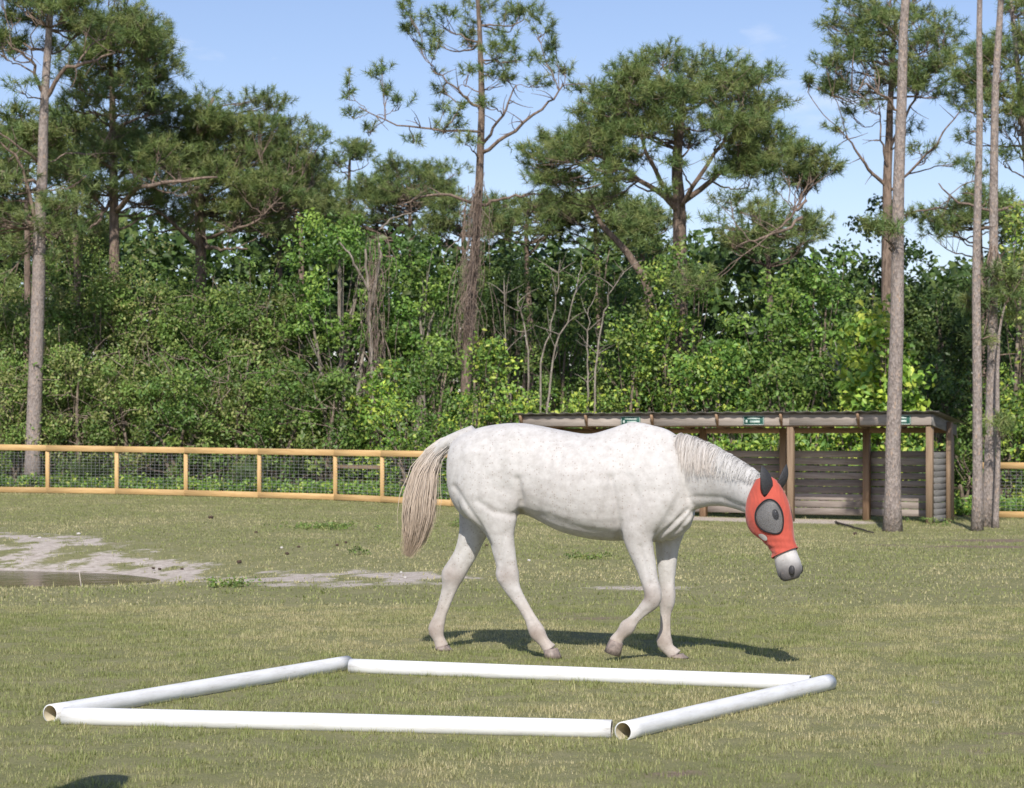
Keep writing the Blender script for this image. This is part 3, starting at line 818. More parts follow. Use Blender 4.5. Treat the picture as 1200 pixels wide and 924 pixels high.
def vine_column(name, label, top, bottom, d, wtop, wbot, n, seed, limbs=()):
    g = np.random.default_rng(seed)
    p1 = W(*bottom, d); p0 = W(*top, d)
    root = empty(name, (p1[0], d, float(gz(p1[0], d))))
    mb = MB()
    for i in range(n):
        f0 = g.uniform(0, .8); f1 = min(1, f0 + g.uniform(.1, .4))
        w0 = (wtop + (wbot - wtop) * f0) / F_PX * d; w1 = (wtop + (wbot - wtop) * f1) / F_PX * d
        a_ = g.random() * 6.28; rr_ = abs(g.normal()) * .8
        s = p0 + (p1 - p0) * f0 + np.array([math.cos(a_) * w0, math.sin(a_) * w0, 0]) * rr_
        e = p0 + (p1 - p0) * f1 + np.array([math.cos(a_ + g.normal() * .5) * w1, math.sin(a_) * w1, 0]) * rr_
        m_ = (s + e) / 2 + g.normal(size=3) * np.array([.28, .28, .12])
        mb.add(*tube(bez(s, m_, e, 6), np.linspace(.010, .005, 6), 3, False))
    o = mb.build('vine_strands', M_VINE, root); o['kind'] = 'stuff'
    lb = MB()
    for pts, r0 in limbs:
        q = np.array([W(a_, b_, d + c_) for a_, b_, c_ in pts])
        t0 = np.linspace(0, 1, len(q)); t1 = np.linspace(0, 1, 12)
        Q = np.stack([np.interp(t1, t0, q[:, k]) for k in range(3)], 1); Q[1:-1] += g.normal(size=(10, 3)) * .02
        lb.add(*tube(Q, np.linspace(r0, r0 * .5, 12), 7))
    if lb.V: lb.build('limb', M_PALE, root, True)
    return tag(root, label, 'vine')

vine_column('dry_vine_curtain', 'curtain of dry brown vines over a pale dead trunk', (440, 262), (438, 510), 59.5, 12, 20, 130, 1,
            limbs=[([(437, 520, 0), (436, 400, 0), (432, 330, 0), (428, 292, -.1)], .06), ([(434, 345, 0), (418, 316, -.3), (412, 300, -.4), (398, 284, -.5)], .04), ([(436, 360, 0), (446, 300, -.2), (444, 285, -.2)], .05), ([(444, 270, -.3), (462, 254, -.4), (482, 250, -.5)], .03)])
vine_column('pine_vine_curtain', 'curtain of dry brown vines clothing the tall pine trunk', (563, 200), (543, 430), 60.6, 6, 19, 190, 2)

# lime green climbers and big-leaved shrubs
right = [
    ('yellow_climber', 'yellow-green climber heaped over the foot of the dry vines', 440, 395, 26, 57.5, 'lime', .14, 60, .9, 'bright', .45),
    ('yellow_climber', 'yellow-green climber below the vine-clad pine', 572, 362, 34, 57.5, 'lime', .13, 55, .8, 'bright', .55),
    ('leafy_shrub', 'mid green leafy shrub between the two yellow climbers', 510, 378, 40, 58.0, 'bright', .11, 70, 1.0, 'mid', .4),
    ('leafy_shrub', 'low green shrub right behind the narrow fence bay', 470, 455, 34, 55.5, 'bright', .10, 70, 1.0, 'lime', .15),
    ('leafy_shrub', 'low bright shrub behind the fence end by the shelter', 545, 450, 34, 55.2, 'bright', .11, 70, 1.0, 'lime', .25),
    ('leafy_shrub', 'yellowish low shrub showing over the far end of the shelter roof', 610, 445, 34, 56.5, 'bright', .12, 65, .9, 'lime', .5),
    ('leafy_shrub', 'yellow-leaved low shrub behind the bare saplings', 668, 452, 34, 57, 'bright', .12, 65, .9, 'lime', .55),
    ('leafy_shrub', 'green shrub in front of the leaning pine', 738, 338, 46, 58.2, 'mid', .11, 70, 1.0, 'lime', .15),
    ('big_leaved_shrub', 'lime-flecked shrub below the drooping pine tuft', 775, 345, 45, 58, 'bright', .14, 60, .95, 'lime', .35),
    ('big_leaved_shrub', 'tall green shrub growing up into the umbrella pine', 806, 240, 62, 58.8, 'mid', .13, 62, .7, 'lime', .08),
    ('big_leaved_shrub', 'dense bright green shrub over the middle of the shelter roof', 835, 385, 50, 56.5, 'bright', .14, 65, 1.0, 'lime', .12),
    ('big_leaved_shrub', 'broad bright green bush under the umbrella pine', 900, 300, 60, 58, 'bright', .15, 65, .95, 'mid', .3),
    ('big_leaved_shrub', 'glossy green bush next to the yellow climber tower', 955, 262, 55, 59, 'bright', .15, 65, .9, 'mid', .25),
    ('big_leaved_shrub', 'dark green bush low behind the shelter roof', 925, 405, 46, 55.5, 'mid', .14, 65, 1.0, 'bright', .4),
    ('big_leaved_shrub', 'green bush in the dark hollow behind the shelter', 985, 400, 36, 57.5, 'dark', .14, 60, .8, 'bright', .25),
    ('climber_tower', 'tower of drooping yellow-green leaves behind the bare pine trunk', 1034, 333, 40, 53, 'lime', .22, 60, 1.3, 'bright', .15),
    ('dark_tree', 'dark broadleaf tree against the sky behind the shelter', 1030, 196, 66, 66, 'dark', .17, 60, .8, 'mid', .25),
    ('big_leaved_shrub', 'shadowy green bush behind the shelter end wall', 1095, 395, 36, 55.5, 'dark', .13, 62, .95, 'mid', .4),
    ('leafy_shrub', 'lime-tipped shrub behind the right rail fence', 1188, 420, 34, 53.5, 'mid', .13, 60, .95, 'lime', .4),
    ('climber_tower', 'climber with yellowing leaves draped on the edge pine', 1196, 205, 28, 55.5, 'olive', .13, 55, .8, 'lime', .3),
    ('leafy_shrub', 'low leafy shrub at the back corner of the shelter', 1140, 465, 34, 53.5, 'mid', .12, 60, .9, 'bright', .4),
    ('leafy_shrub', 'shrub at the end of the right rail fence', 1235, 400, 36, 54, 'mid', .13, 60, .9, 'lime', .3),
]
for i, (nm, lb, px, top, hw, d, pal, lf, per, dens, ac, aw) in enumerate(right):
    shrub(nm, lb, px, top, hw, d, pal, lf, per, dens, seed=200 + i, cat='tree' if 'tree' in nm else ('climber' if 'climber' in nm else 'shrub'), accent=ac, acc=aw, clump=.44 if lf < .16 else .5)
# low leaves showing under the shelter roof, behind its back wall
for i, (px, top) in enumerate([(650, 478), (715, 482), (860, 470), (905, 478), (950, 470), (1000, 480), (1060, 475)]):
    shrub('low_shrub', 'low lime green shrub close behind the shelter back wall', px, top, 30, 54.2 - (px - 650) * .004, 'bright', .14, 55, .9, seed=300 + i, group='shrubs behind the shelter back wall', accent='lime', acc=.45, clump=.38)

# bare saplings
def sapling(label, stems, d, seed):
    g = np.random.default_rng(seed)
    p = W(*stems[0][0], d); z0 = float(gz(p[0], d))
    root = empty('bare_sapling', (p[0], d, z0))
    for st in stems:
        pts = np.array([W(a_, b_, d + g.normal() * .1) for a_, b_ in st]); 
        t0 = np.linspace(0, 1, len(pts)); t1 = np.linspace(0, 1, 14)
        Q = np.stack([np.interp(t1, t0, pts[:, k]) for k in range(3)], 1); Q[1:] += g.normal(size=(13, 3)) * .025
        Q[0][2] = z0 - .05
        mb = MB().add(*tube(Q, np.linspace(.034, .010, 14), 6))
        for b in range(9):
            s = Q[g.integers(4, 14)]; e = s + unit(np.array([g.normal(), g.normal() * .6, .8])) * g.uniform(.3, .9)
            mb.add(*tube(bez(s, (s + e) / 2 + g.normal(size=3) * .06, e, 5), np.linspace(.014, .004, 5), 4, False))
        mb.build('stem', M_PALE, root, True)
    tag(root, label, 'sapling', 'bare saplings in front of the dark wood')
sapling('pair of pale bare saplings crossing above the shelter roof', [[(632, 500), (634, 420), (650, 370), (658, 305)], [(640, 500), (648, 420), (672, 350), (682, 315)]], 56.5, 1)
sapling('pale bare sapling with a kinked stem in front of the dark wood', [[(695, 500), (698, 430), (706, 370), (716, 340), (740, 310)], [(690, 500), (688, 420), (690, 360)]], 57, 2)
sapling('short pale bare sapling with forked top beside the vine-clad pine', [[(618, 500), (620, 420), (612, 370), (606, 355)], [(600, 500), (592, 420), (590, 330)]], 58, 3)
sapling('thin leafless sapling leaning among the big-leaved bushes', [[(1000, 500), (985, 440), (978, 400)]], 56, 4)

# far wood closing the gaps
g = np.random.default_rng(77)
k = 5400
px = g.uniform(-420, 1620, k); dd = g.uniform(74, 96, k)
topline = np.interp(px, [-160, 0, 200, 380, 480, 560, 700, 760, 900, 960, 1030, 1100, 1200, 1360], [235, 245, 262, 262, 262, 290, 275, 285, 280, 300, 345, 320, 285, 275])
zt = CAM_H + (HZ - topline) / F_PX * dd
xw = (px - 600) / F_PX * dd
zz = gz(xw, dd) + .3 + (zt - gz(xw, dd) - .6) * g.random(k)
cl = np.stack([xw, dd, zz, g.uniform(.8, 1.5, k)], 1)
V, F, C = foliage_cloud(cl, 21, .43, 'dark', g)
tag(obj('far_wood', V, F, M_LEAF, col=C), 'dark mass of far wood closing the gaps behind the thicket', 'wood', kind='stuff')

# weeds along the foot of the thicket, behind the fence
k = 1500
px = g.uniform(-150, 1350, k)
xw0 = (px - 600) / F_PX
df = np.where(px < 612, 57.2 - (px / 500) * 4.3, np.where(px < 1140, 54.0 - (px - 612) * .0055, 50.6)) + g.uniform(.1, 2.8, k)
xw = xw0 * df
cl = np.stack([xw, df, gz(xw, df) + g.uniform(.05, .35, k), g.uniform(.12, .3, k)], 1)
V, F, C = foliage_cloud(cl, 24, .10, 'bright', g, accent='lime', acc=.12)
tag(obj('undergrowth_weeds', V, F, M_LEAF, col=C), 'low green weeds along the foot of the thicket', 'weeds', kind='stuff')

# scattered weeds on the pasture
def weed(label, px, py, w, h, n, seed, group=None):
    g = np.random.default_rng(seed)
    d = 4000 / (py - HZ); x = (px - 600) / F_PX * d
    z = float(gz(x, d))
    d = (CAM_H - z) * F_PX / (py - HZ); x = (px - 600) / F_PX * d; z = float(gz(x, d))
    ww = w / F_PX * d
    cl = np.stack([x + g.normal(size=n) * ww * .4, d + g.normal(size=n) * ww * .3, z + g.uniform(.02, h, n), g.uniform(.04, .10, n)], 1)
    V, F, C = foliage_cloud(cl, 14, .04, 'olive', g)
    root = empty('weed_clump', (x, d, z))
    obj('leaves', V, F, M_LEAF, root, col=C)
    tag(root, label, 'weed', group)
weed('dark weed patch on the grass left of the tail', 385, 620, 70, .10, 70, 1)
weed('tall weeds on the pond side of the sandy bank', 265, 688, 50, .07, 26, 2)
weed('weed tuft on the sandy bank behind the hind legs', 545, 618, 40, .12, 30, 3)
weed('small weed at the edge of the bare sand', 420, 652, 14, .10, 8, 4)
weed('weeds beside the hock on the worn grass', 690, 655, 36, .06, 18, 5)
weed('weed at the foot of the shelter end wall', 1092, 616, 30, .16, 20, 6)

# palmetto behind the fence
def palmetto(px, py, d, label, seed):
    g = np.random.default_rng(seed)
    b = W(px, py, d); b[2] = float(gz(b[0], d))
    root = empty('palmetto', tuple(b))
    V = []; F = []; C = []
    n0 = 0
    for f in range(9):
        a_ = g.random() * 6.28; el = g.uniform(.5, 1.2)
        ax = np.array([math.cos(a_) * math.cos(el), math.sin(a_) * math.cos(el), math.sin(el)])
        c = b + ax * g.uniform(.4, .8)
        sd = unit(np.cross(ax, [0, 0, 1.])); 
        for l in range(17):
            t = -1.25 + 2.5 * l / 16
            dr = unit(ax * math.cos(t) + sd * math.sin(t) + np.array([0, 0, -.1]))
            s2 = unit(np.cross(dr, np.cross(ax, sd))) * .018
            V += [c - s2, c + s2, c + dr * .5]; F.append((n0, n0 + 1, n0 + 2)); n0 += 3
            C += [np.array([.09, .13, .05]) * g.uniform(.7, 1.3)] * 3
        V += [b - sd * .012, b + sd * .012, c]; F.append((n0, n0 + 1, n0 + 2)); n0 += 3; C += [np.array([.12, .14, .06])] * 3
    obj('fronds', np.array(V), np.array(F), M_LEAF, root, col=np.array(C))
    tag(root, label, 'palm')
palmetto(105, 565, 57.6, 'palmetto fan palm behind the fence near the tall pine', 5)
palmetto(300, 575, 56.6, 'small fan palm in the shade behind the middle fence bays', 6)

# ------------------------------------------------------------------ rail fence
def wire_panel(name, a, b, z0a, z0b, z1a, z1b, parent, step=.075, vstep=.12, r=.0036):
    """welded wire between two posts: one part"""
    a = np.asarray(a, float); b = np.asarray(b, float)
    ln = np.linalg.norm(b - a); V = []; F = []; n = 0
    dirv = np.append((b - a) / ln, 0); nrm = np.array([-dirv[1], dirv[0], 0])
    def wire(p, q, u, w):
        nonlocal n
        for c in (p, q):
            for k in range(3):
                V.append(c + r * (math.cos(k * 2.094) * u + math.sin(k * 2.094) * w))
        F.extend([(n, n + 1, n + 4, n + 3), (n + 1, n + 2, n + 5, n + 4), (n + 2, n, n + 3, n + 5)]); n += 6
    rowsn = int((z1a - z0a) / step)
    for i in range(rowsn):
        f = (i + .5) / rowsn
        wire(np.append(a, z0a + (z1a - z0a) * f), np.append(b, z0b + (z1b - z0b) * f), nrm, np.array([0, 0, 1.]))
    cn = int(ln / vstep)
    for i in range(1, cn):
        f = i / cn; p = a + (b - a) * f
        wire(np.append(p, z0a + (z0b - z0a) * f), np.append(p, z1a + (z1b - z1a) * f), dirv, nrm)
    return obj(name, np.array(V), F, M_WIRE, parent)

def fence_run(label, posts, inner=None):
    """posts: list of (px, distance, row of the top rail's upper edge, row of the ground)"""
    p0 = posts[0]
    x0 = (p0[0] - 600) / F_PX * p0[1]
    root = empty('rail_fence', (x0, p0[1], float(gz(x0, p0[1]))))
    P = []
    for (px, d, yt, yb) in posts:
        x = (px - 600) / F_PX * d
        P.append((np.array([x, d]), CAM_H + (HZ - yt) / F_PX * d, float(gz(x, d))))
    for i, (p, zt, zb) in enumerate(P):
        board('post', (*p, zb - .3), (*p, zt - .03), .115, .10, M_NEWWOOD, root, up=(0, 1, 0))
    for i in range(len(P) - 1):
        (a, za, ga), (b, zb, gb) = P[i], P[i + 1]
        t = (b - a) / np.linalg.norm(b - a); off = np.array([t[1], -t[0]]) * .072        # rails on the pasture face
        a2 = a + off + t * .003; b2 = b + off - t * .003
        board('top_rail', (*a2, za - .075), (*b2, zb - .075), .15, .04, M_NEWWOOD, root)
        board('bottom_rail', (*a2, ga + .09), (*b2, gb + .09), .145, .04, M_NEWWOOD, root)
        wire_panel('wire_mesh', a + off * .6, b + off * .6, ga + .1, gb + .1, za - .1, zb - .1, root)
        if inner == i:
            board('inner_rail', (*(a + t * .06), za - .42), (*(b - t * .06), zb - .42), .09, .04, M_POST, root)
    tag(root, label, 'fence')
    return root
fp = []
for px in (-450, -360, -275, -190, -106, -25, 56, 137, 218, 304, 393, 448, 530, 608):
    d = 56.0 - px / 500 * 4.5
    fp.append((px, d, 521 + px * .0155, 0))
fence_run('new yellow pine rail fence with wire mesh along the thicket', fp, inner=10)
fence_run('short rail fence with wire mesh beyond the bare pine trunks', [(1146, 50.0, 542, 0), (1166, 49.8, 542, 0), (1262, 49.0, 542.5, 0), (1360, 48.4, 543, 0)])

# ------------------------------------------------------------------ horse shelter
SA = np.array([(612 - 600) / F_PX * 50.8, 50.8]); SB = np.array([(1093 - 600) / F_PX * 46.2, 46.2])
SL = np.linalg.norm(SB - SA); tF = (SB - SA) / SL; nB = np.array([-tF[1], tF[0]])      # along the front, and towards the back
DEPTH = 1.62
shed = empty('horse_shelter', (*SA, float(gz(*SA))))
def S(u, v, z): return np.array([*(SA + tF * u + nB * v), z])
def gzs(u, v): q = S(u, v, 0); return float(gz(q[0], q[1]))
ZF, ZBK = 2.17, 1.95           # roof height front and back
wall_top = 1.34
nF, nb = np.append(tF, 0), np.append(nB, 0)
def spost(u, v, zt, w=.13, mat=M_POST, name='post'):
    z = gzs(u, v)
    return board(name, S(u, v, z - .3), S(u, v, zt), w, w, mat, shed, up=tuple(nb))
# front posts, back posts, end posts
u_front = [.10, SL * .345, SL * .675, SL - .07]
for u in u_front: spost(u, .02, ZF - .295, .14)
u_back = [.10, SL * .20, SL * .40, SL * .60, SL * .80, SL - .07]
for u in u_back: spost(u, DEPTH - .03, ZBK - .09, .15, M_BRACE)
spost(SL + .085, 1.0, 1.98, .12)
# beams
board('beam', S(.02, .03, ZF - .235), S(SL - .02, .03, ZF - .235), .11, .10, M_BRACE, shed)
board('beam', S(.02, DEPTH - .03, ZBK - .15), S(SL - .02, DEPTH - .03, ZBK - .15), .12, .10, M_BRACE, shed)
# rafters
for i in range(12):
    u = .25 + i * (SL - .5) / 11
    board('rafter', S(u, .06, ZF - .15), S(u, DEPTH + .12, ZBK - .09), .11, .045, M_BRACE, shed)
# fascia boards
fx = [0, SL * .345, SL * .675, SL]
for i in range(3):
    board('fascia', S(fx[i] + .003, -.075, ZF - .145), S(fx[i + 1] - .003, -.075, ZF - .145), .235, .035, M_FASCIA, shed)
board('end_fascia', S(SL + .02, -.10, ZF - .15), S(SL + .02, DEPTH + .15, ZBK - .15), .24, .035, M_GREYWOOD, shed)
board('end_fascia', S(-.02, -.10, ZF - .15), S(-.02, DEPTH + .15, ZBK - .15), .24, .035, M_GREYWOOD, shed)
# slanting braces under the roof overhang
for px in (612.5, 690, 767, 843, 918, 1008):
    u = (px - 612) / (1093 - 612); u = SL * (u * 50.8 / (50.8 * u + 46.2 * (1 - u))) if 0 < u < 1 else .03
    u = max(u, .04)
    V = []
    for s in (-.022, .022):
        V += [S(u + s, -.096, ZF - .30), S(u + s, -.096, ZF - .02), S(u + s, -.215, ZF - .005), S(u + s, -.215, ZF - .05)]
    obj('overhang_brace', np.array(V), [(0, 1, 2, 3), (7, 6, 5, 4), (0, 4, 5, 1), (1, 5, 6, 2), (2, 6, 7, 3), (3, 7, 4, 0)], M_BRACE, shed)
# roof of ribbed sheets
nsh = 11
for i in range(nsh):
    u0, u1 = -.12 + i * (SL + .3) / nsh, -.12 + (i + 1) * (SL + .3) / nsh
    us = np.linspace(u0, u1 + .03, 13); V = []; dz = .004 * (i % 2)
    for layer in (0, .008):
        for v, z in ((-.235, ZF + .025), (DEPTH + .3, ZBK - .0)):
            for j, u in enumerate(us):
                V.append(S(u, v, z + layer + dz + (.022 if j % 4 in (1, 2) else 0)))
    n = 13; F = []
    for j in range(n - 1):
        F += [(j, j + n, j + n + 1, j + 1), (2 * n + j, 2 * n + j + 1, 3 * n + j + 1, 3 * n + j), (j, j + 1, 2 * n + j + 1, 2 * n + j), (n + j, 3 * n + j, 3 * n + j + 1, n + j + 1)]
    obj('roof_sheet', np.array(V), F, M_ROOF, shed)
# plank walls: back wall split at the posts, end walls
rp = random.Random(4)
for i in range(len(u_back) - 1):
    u0, u1 = u_back[i], u_back[i + 1]
    g0, g1 = gzs(u0, DEPTH), gzs(u1, DEPTH)
    n = 9
    for j in range(n):
        hgt = (wall_top - (g0 + g1) / 2 - .10) / n
        z = lambda gg: gg + .10 + (j + .5) * hgt
        gap = rp.choice([.008, .012, .018, .03]) if j > 3 else .012
        tl = rp.uniform(-.006, .006)
        board('plank', S(u0 + .004, DEPTH + .075, z(g0) + tl), S(u1 - .004, DEPTH + .075, z(g1) - tl), hgt - gap, .035, M_OLDWOOD, shed)
for (ue, mt) in ((SL + .0, M_GREYWOOD), (.02, M_OLDWOOD)):
    n = 11
    for j in range(n):
        g0, g1 = gzs(ue, .1), gzs(ue, DEPTH)
        hgt = (wall_top - .02 - g0 - .04) / n
        z = lambda gg: gg + .04 + (j + .5) * hgt
        tl = rp.uniform(-.005, .005)
        board('plank', S(ue, .10, z(g0) + tl), S(ue, DEPTH - .11, z(g1) - tl), hgt - .006, .03, mt, shed)
tag(shed, 'long low weathered wooden horse shelter with open front and plank walls', 'shelter')
# small green signs on the fascia
def sign(px, label):
    u = (px - 612) / (1093 - 612)
    u = SL * (u * 50.8 / (50.8 * u + 46.2 * (1 - u)))
    c = S(u, -.0985, ZF - .145)
    root = empty('sign', tuple(c))
    board('panel', c - nF * .25, c + nF * .25, .21, .008, M_SIGN, root)
    f = -nb
    # border line and two lines of small print
    for (du, dz, w, h) in ((0, .095, .48, .012), (0, -.095, .48, .012), (-.234, 0, .012, .178), (.234, 0, .012, .178)):
        cc = c + f * .0058 + nF * du + np.array([0, 0, dz])
        board('border', cc - nF * w / 2, cc + nF * w / 2, h, .002, M_SIGNTXT, root)
    for (du, dz, w, h) in ((.0, .042, .30, .028), (.03, -.03, .24, .045), (-.17, -.02, .05, .06)):
        cc = c + f * .0058 + nF * du + np.array([0, 0, dz])
        board('lettering', cc - nF * w / 2, cc + nF * w / 2, h, .002, M_SIGNTXT, root)
    tag(root, label, 'sign', None)
sign(741, 'small green sign on the shelter fascia above the withers')
sign(885, 'small green sign on the middle of the shelter fascia')
sign(1056, 'small green sign on the fascia half hidden by the pine trunk')
# added dark rod standing in for a shadow-like line before the shelter
M_DARK_LINE = plain_mat('dark_line', (.05, .04, .032), .9, .3, 30)
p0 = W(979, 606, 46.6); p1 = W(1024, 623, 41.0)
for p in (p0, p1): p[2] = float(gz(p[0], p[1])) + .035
o = obj('dark_line_rod', *tube(np.linspace(p0, p1, 8) + np.random.default_rng(1).normal(size=(8, 3)) * [.02, .02, .002], np.linspace(.026, .016, 8), 7), M_DARK_LINE, smooth=True)
tag(o, 'added thin dark rod standing in for a shadow-like line from a shelter post', 'pole')

# ------------------------------------------------------------------ white plastic poles on the grass
def pvc_mat():
    m, nt, p = mat_new('white_pvc')
    v = coords(nt, 'Object')
    n = nd(nt, 'ShaderNodeTexNoise', Scale=7.0, Detail=8.0, Roughness=.7)
    mp = nt.nodes.new('ShaderNodeMapping'); mp.inputs['Scale'].default_value = (.5, 3, 3)
    nt.links.new(v, mp.inputs['Vector']); nt.links.new(mp.outputs[0], n.inputs['Vector'])
    r = ramp(nt, n.outputs['Fac'], [(.30, (.42, .39, .34)), (.40, (.68, .67, .65)), (.55, (.78, .78, .775))])
    nt.links.new(r.outputs[0], p.inputs['Base Color'])
    p.inputs['Roughness'].default_value = .42
    return m
M_PVC = pvc_mat()
M_PVC_IN = plain_mat('pvc_inside', (.62, .55, .40), .6, .25, 9)
def pole(label, a, b, r=.0525):
    a = np.array(a, float); b = np.array(b, float)
    mid = (a + b) / 2; ln = np.linalg.norm(b[:2] - a[:2])
    rz = math.atan2(b[1] - a[1], b[0] - a[0])
    n, m = 40, 24
    xs_ = np.linspace(-ln / 2, ln / 2, m)
    zl = np.linspace(a[2], b[2], m) - mid[2]
    an = np.linspace(0, 2 * np.pi, n, endpoint=False)
    def ringset(rad, xsx):
        return np.concatenate([np.stack([np.full(n, x), np.cos(an) * rad, np.sin(an) * rad + z + r], 1) for x, z in zip(xsx, zl)])
    Vo, Vi = ringset(r, xs_), ringset(r - .006, xs_)
    F = []
    for i in range(m - 1):
        for j in range(n):
            k = (j + 1) % n
            F.append((i * n + j, (i + 1) * n + j, (i + 1) * n + k, i * n + k))
    nv = m * n
    rim = []
    for j in range(n):
        k = (j + 1) % n
        rim += [(j, k, nv + k, nv + j), ((m - 1) * n + k, (m - 1) * n + j, nv + (m - 1) * n + j, nv + (m - 1) * n + k)]
    root = empty('ground_pole', (mid[0], mid[1], mid[2] - .009), rz)
    me = np_mesh('pipe_wall', np.concatenate([Vo, Vi]), F + rim, smooth=True)
    me.materials.append(M_PVC)
    link(bpy.data.objects.new('pipe_wall', me), root)
    Fi = [tuple(reversed(f)) for f in F]
    me = np_mesh('pipe_bore', Vi * np.array([.999, .998, 1]) + np.array([0, 0, .00008]), Fi, smooth=True)
    me.materials.append(M_PVC_IN)
    link(bpy.data.objects.new('pipe_bore', me), root)
    tag(root, label, 'pole', 'white poles laid in a square')
pole('white plastic pole along the front of the square, its end open', (-2.516, 11.98, 0), (.535, 11.44, 0))
pole('white plastic pole with scuffed side, corner by the back-left gap', (-2.62, 12.10, 0), (-1.145, 14.83, 0))
pole('white plastic pole along the back of the square nearest the hooves', (-1.105, 14.62, 0), (1.90, 13.60, .0))
pole('white plastic pole overlapping the back pole end', (.592, 11.36, 0), (2.03, 13.66, .0))

# ------------------------------------------------------------------ the horse
PSI = R(18); cP, sP = math.cos(PSI), math.sin(PSI)
D0 = 15.85; X0 = (585 - 600) / F_PX * D0
UF = np.array([cP, -sP, 0]); UL = np.array([sP, cP, 0]); UP = np.array([0, 0, 1.])     # forward, far side, up
def hp(px, py, v=0.0):
    """photo pixel on the plane v metres to the far side of the horse's middle"""
    k = (px - 600) / F_PX
    u = (k * (D0 + v * cP) - X0 - v * sP) / (cP + k * sP)
    d = D0 - u * sP + v * cP
    return np.array([X0 + u * cP + v * sP, d, CAM_H + (HZ - py) / F_PX * d])
PXM = F_PX / D0        # pixels per metre at the horse

def ring(c, a, b, n=28, top=0., ex=2.0):
    th = np.linspace(0, 2 * np.pi, n, endpoint=False)
    co, si = np.cos(th), np.sin(th)
    e = 2 / ex
    co_ = np.sign(co) * abs(co) ** e; si_ = np.sign(si) * abs(si) ** e
    wsc = 1 - top * np.maximum(co, 0) ** 1.5
    return c + co_[:, None] * a + (si_ * wsc)[:, None] * b
def loft(rings):
    n = len(rings[0]); m = len(rings); V = np.concatenate(rings); F = []
    for i in range(m - 1):
        for j in range(n):
            k = (j + 1) % n
            F.append((i * n + j, i * n + k, (i + 1) * n + k, (i + 1) * n + j))
    c0, c1 = len(V), len(V) + 1
    V = np.concatenate([V, [rings[0].mean(0)], [rings[-1].mean(0)]])
    for j in range(n):
        k = (j + 1) % n
        F.append((c0, k, j)); F.append((c1, (m - 1) * n + j, (m - 1) * n + k))
    return V, F
def interp_rows(rows, m):
    """smooth (Catmull-Rom) resampling of rows of numbers"""
    P = np.asarray(rows, float); n = len(P)
    Q = np.concatenate([[2 * P[0] - P[1]], P, [2 * P[-1] - P[-2]]])
    out = []
    for t in np.linspace(0, n - 1, m):
        i = min(int(t), n - 2); f = t - i
        a, b, c, d = Q[i], Q[i + 1], Q[i + 2], Q[i + 3]
        out.append(.5 * (2 * b + (c - a) * f + (2 * a - 5 * b + 4 * c - d) * f * f + (3 * b - a - 3 * c + d) * f ** 3))
    return np.array(out)

body = MB()
# trunk: px, top row, bottom row, half width, narrowing towards the top
trunk_rows = [(527, 530, 570, .07, 0), (532, 518, 588, .15, 0), (545, 508, 606, .215, .05), (565, 500.5, 612, .26, .1), (590, 496.5, 610, .285, .12), (612, 496, 603, .285, .15), (635, 499.5, 612, .285, .18),
              (660, 504.5, 624, .305, .2), (690, 508.5, 631.5, .315, .25), (715, 502.5, 634, .30, .4), (741, 494.5, 634, .265, .55), (765, 498.5, 636, .255, .5), (785, 505, 634, .235, .4), (803, 520, 624, .18, .3), (813, 542, 606, .10, .1)]
rg = []
for (px, t, b, w, nr) in interp_rows(trunk_rows, 56):
    pt, pb = hp(px, t), hp(px, b)
    rg.append(ring((pt + pb) / 2, (pt - pb) / 2, UL * w, 32, nr, 2.25))
body.add(*loft(rg))
# neck: crest pixel, throat pixel, half width, sideways offset
neck_rows = [(752, 530, 794, 618, .06, .0), (780, 514, 808, 604, .095, -.015), (803, 512, 818, 597, .105, -.05), (830, 521, 840, 593, .095, -.13), (856, 535, 862, 597, .085, -.24), (878, 549, 878, 603, .080, -.36), (895, 562, 888, 606, .07, -.45)]
NR = interp_rows(neck_rows, 30)
def neck_sec(r):
    cx, cy, tx, ty, w, v = r
    pc, pt = hp(cx, cy, v), hp(tx, ty, v)
    return (pc + pt) / 2, (pc - pt) / 2, w
nfr = []
for i, r in enumerate(NR):
    c, a_, w = neck_sec(r); nfr.append([c, a_, w])
cs = np.array([f[0] for f in nfr]); tg = unit(np.gradient(cs, axis=0))
for i, f in enumerate(nfr):
    f.append(unit(np.cross(tg[i], unit(f[1]))))
    if np.dot(f[3], UL) < 0: f[3] = -f[3]
body.add(*loft([ring(f[0], f[1], f[3] * f[2], 26, .35, 2.0) for f in nfr]))

def leg(rows, m=34):
    """px, row, fore-aft width in px, sideways half width m, sideways offset m"""
    Rw = interp_rows(rows, m)
    c = np.array([hp(r[0], r[1], r[4]) for r in Rw]); T = unit(np.gradient(c, axis=0))
    out = []
    for i, r in enumerate(Rw):
        s = UL - T[i] * np.dot(UL, T[i]); s = unit(s)
        f = unit(np.cross(s, T[i]))
        d = c[i][1]
        out.append(ring(c[i], f * (max(r[2], 1) / 2 / F_PX * d), s * r[3], 20))
    body.add(*loft(out))
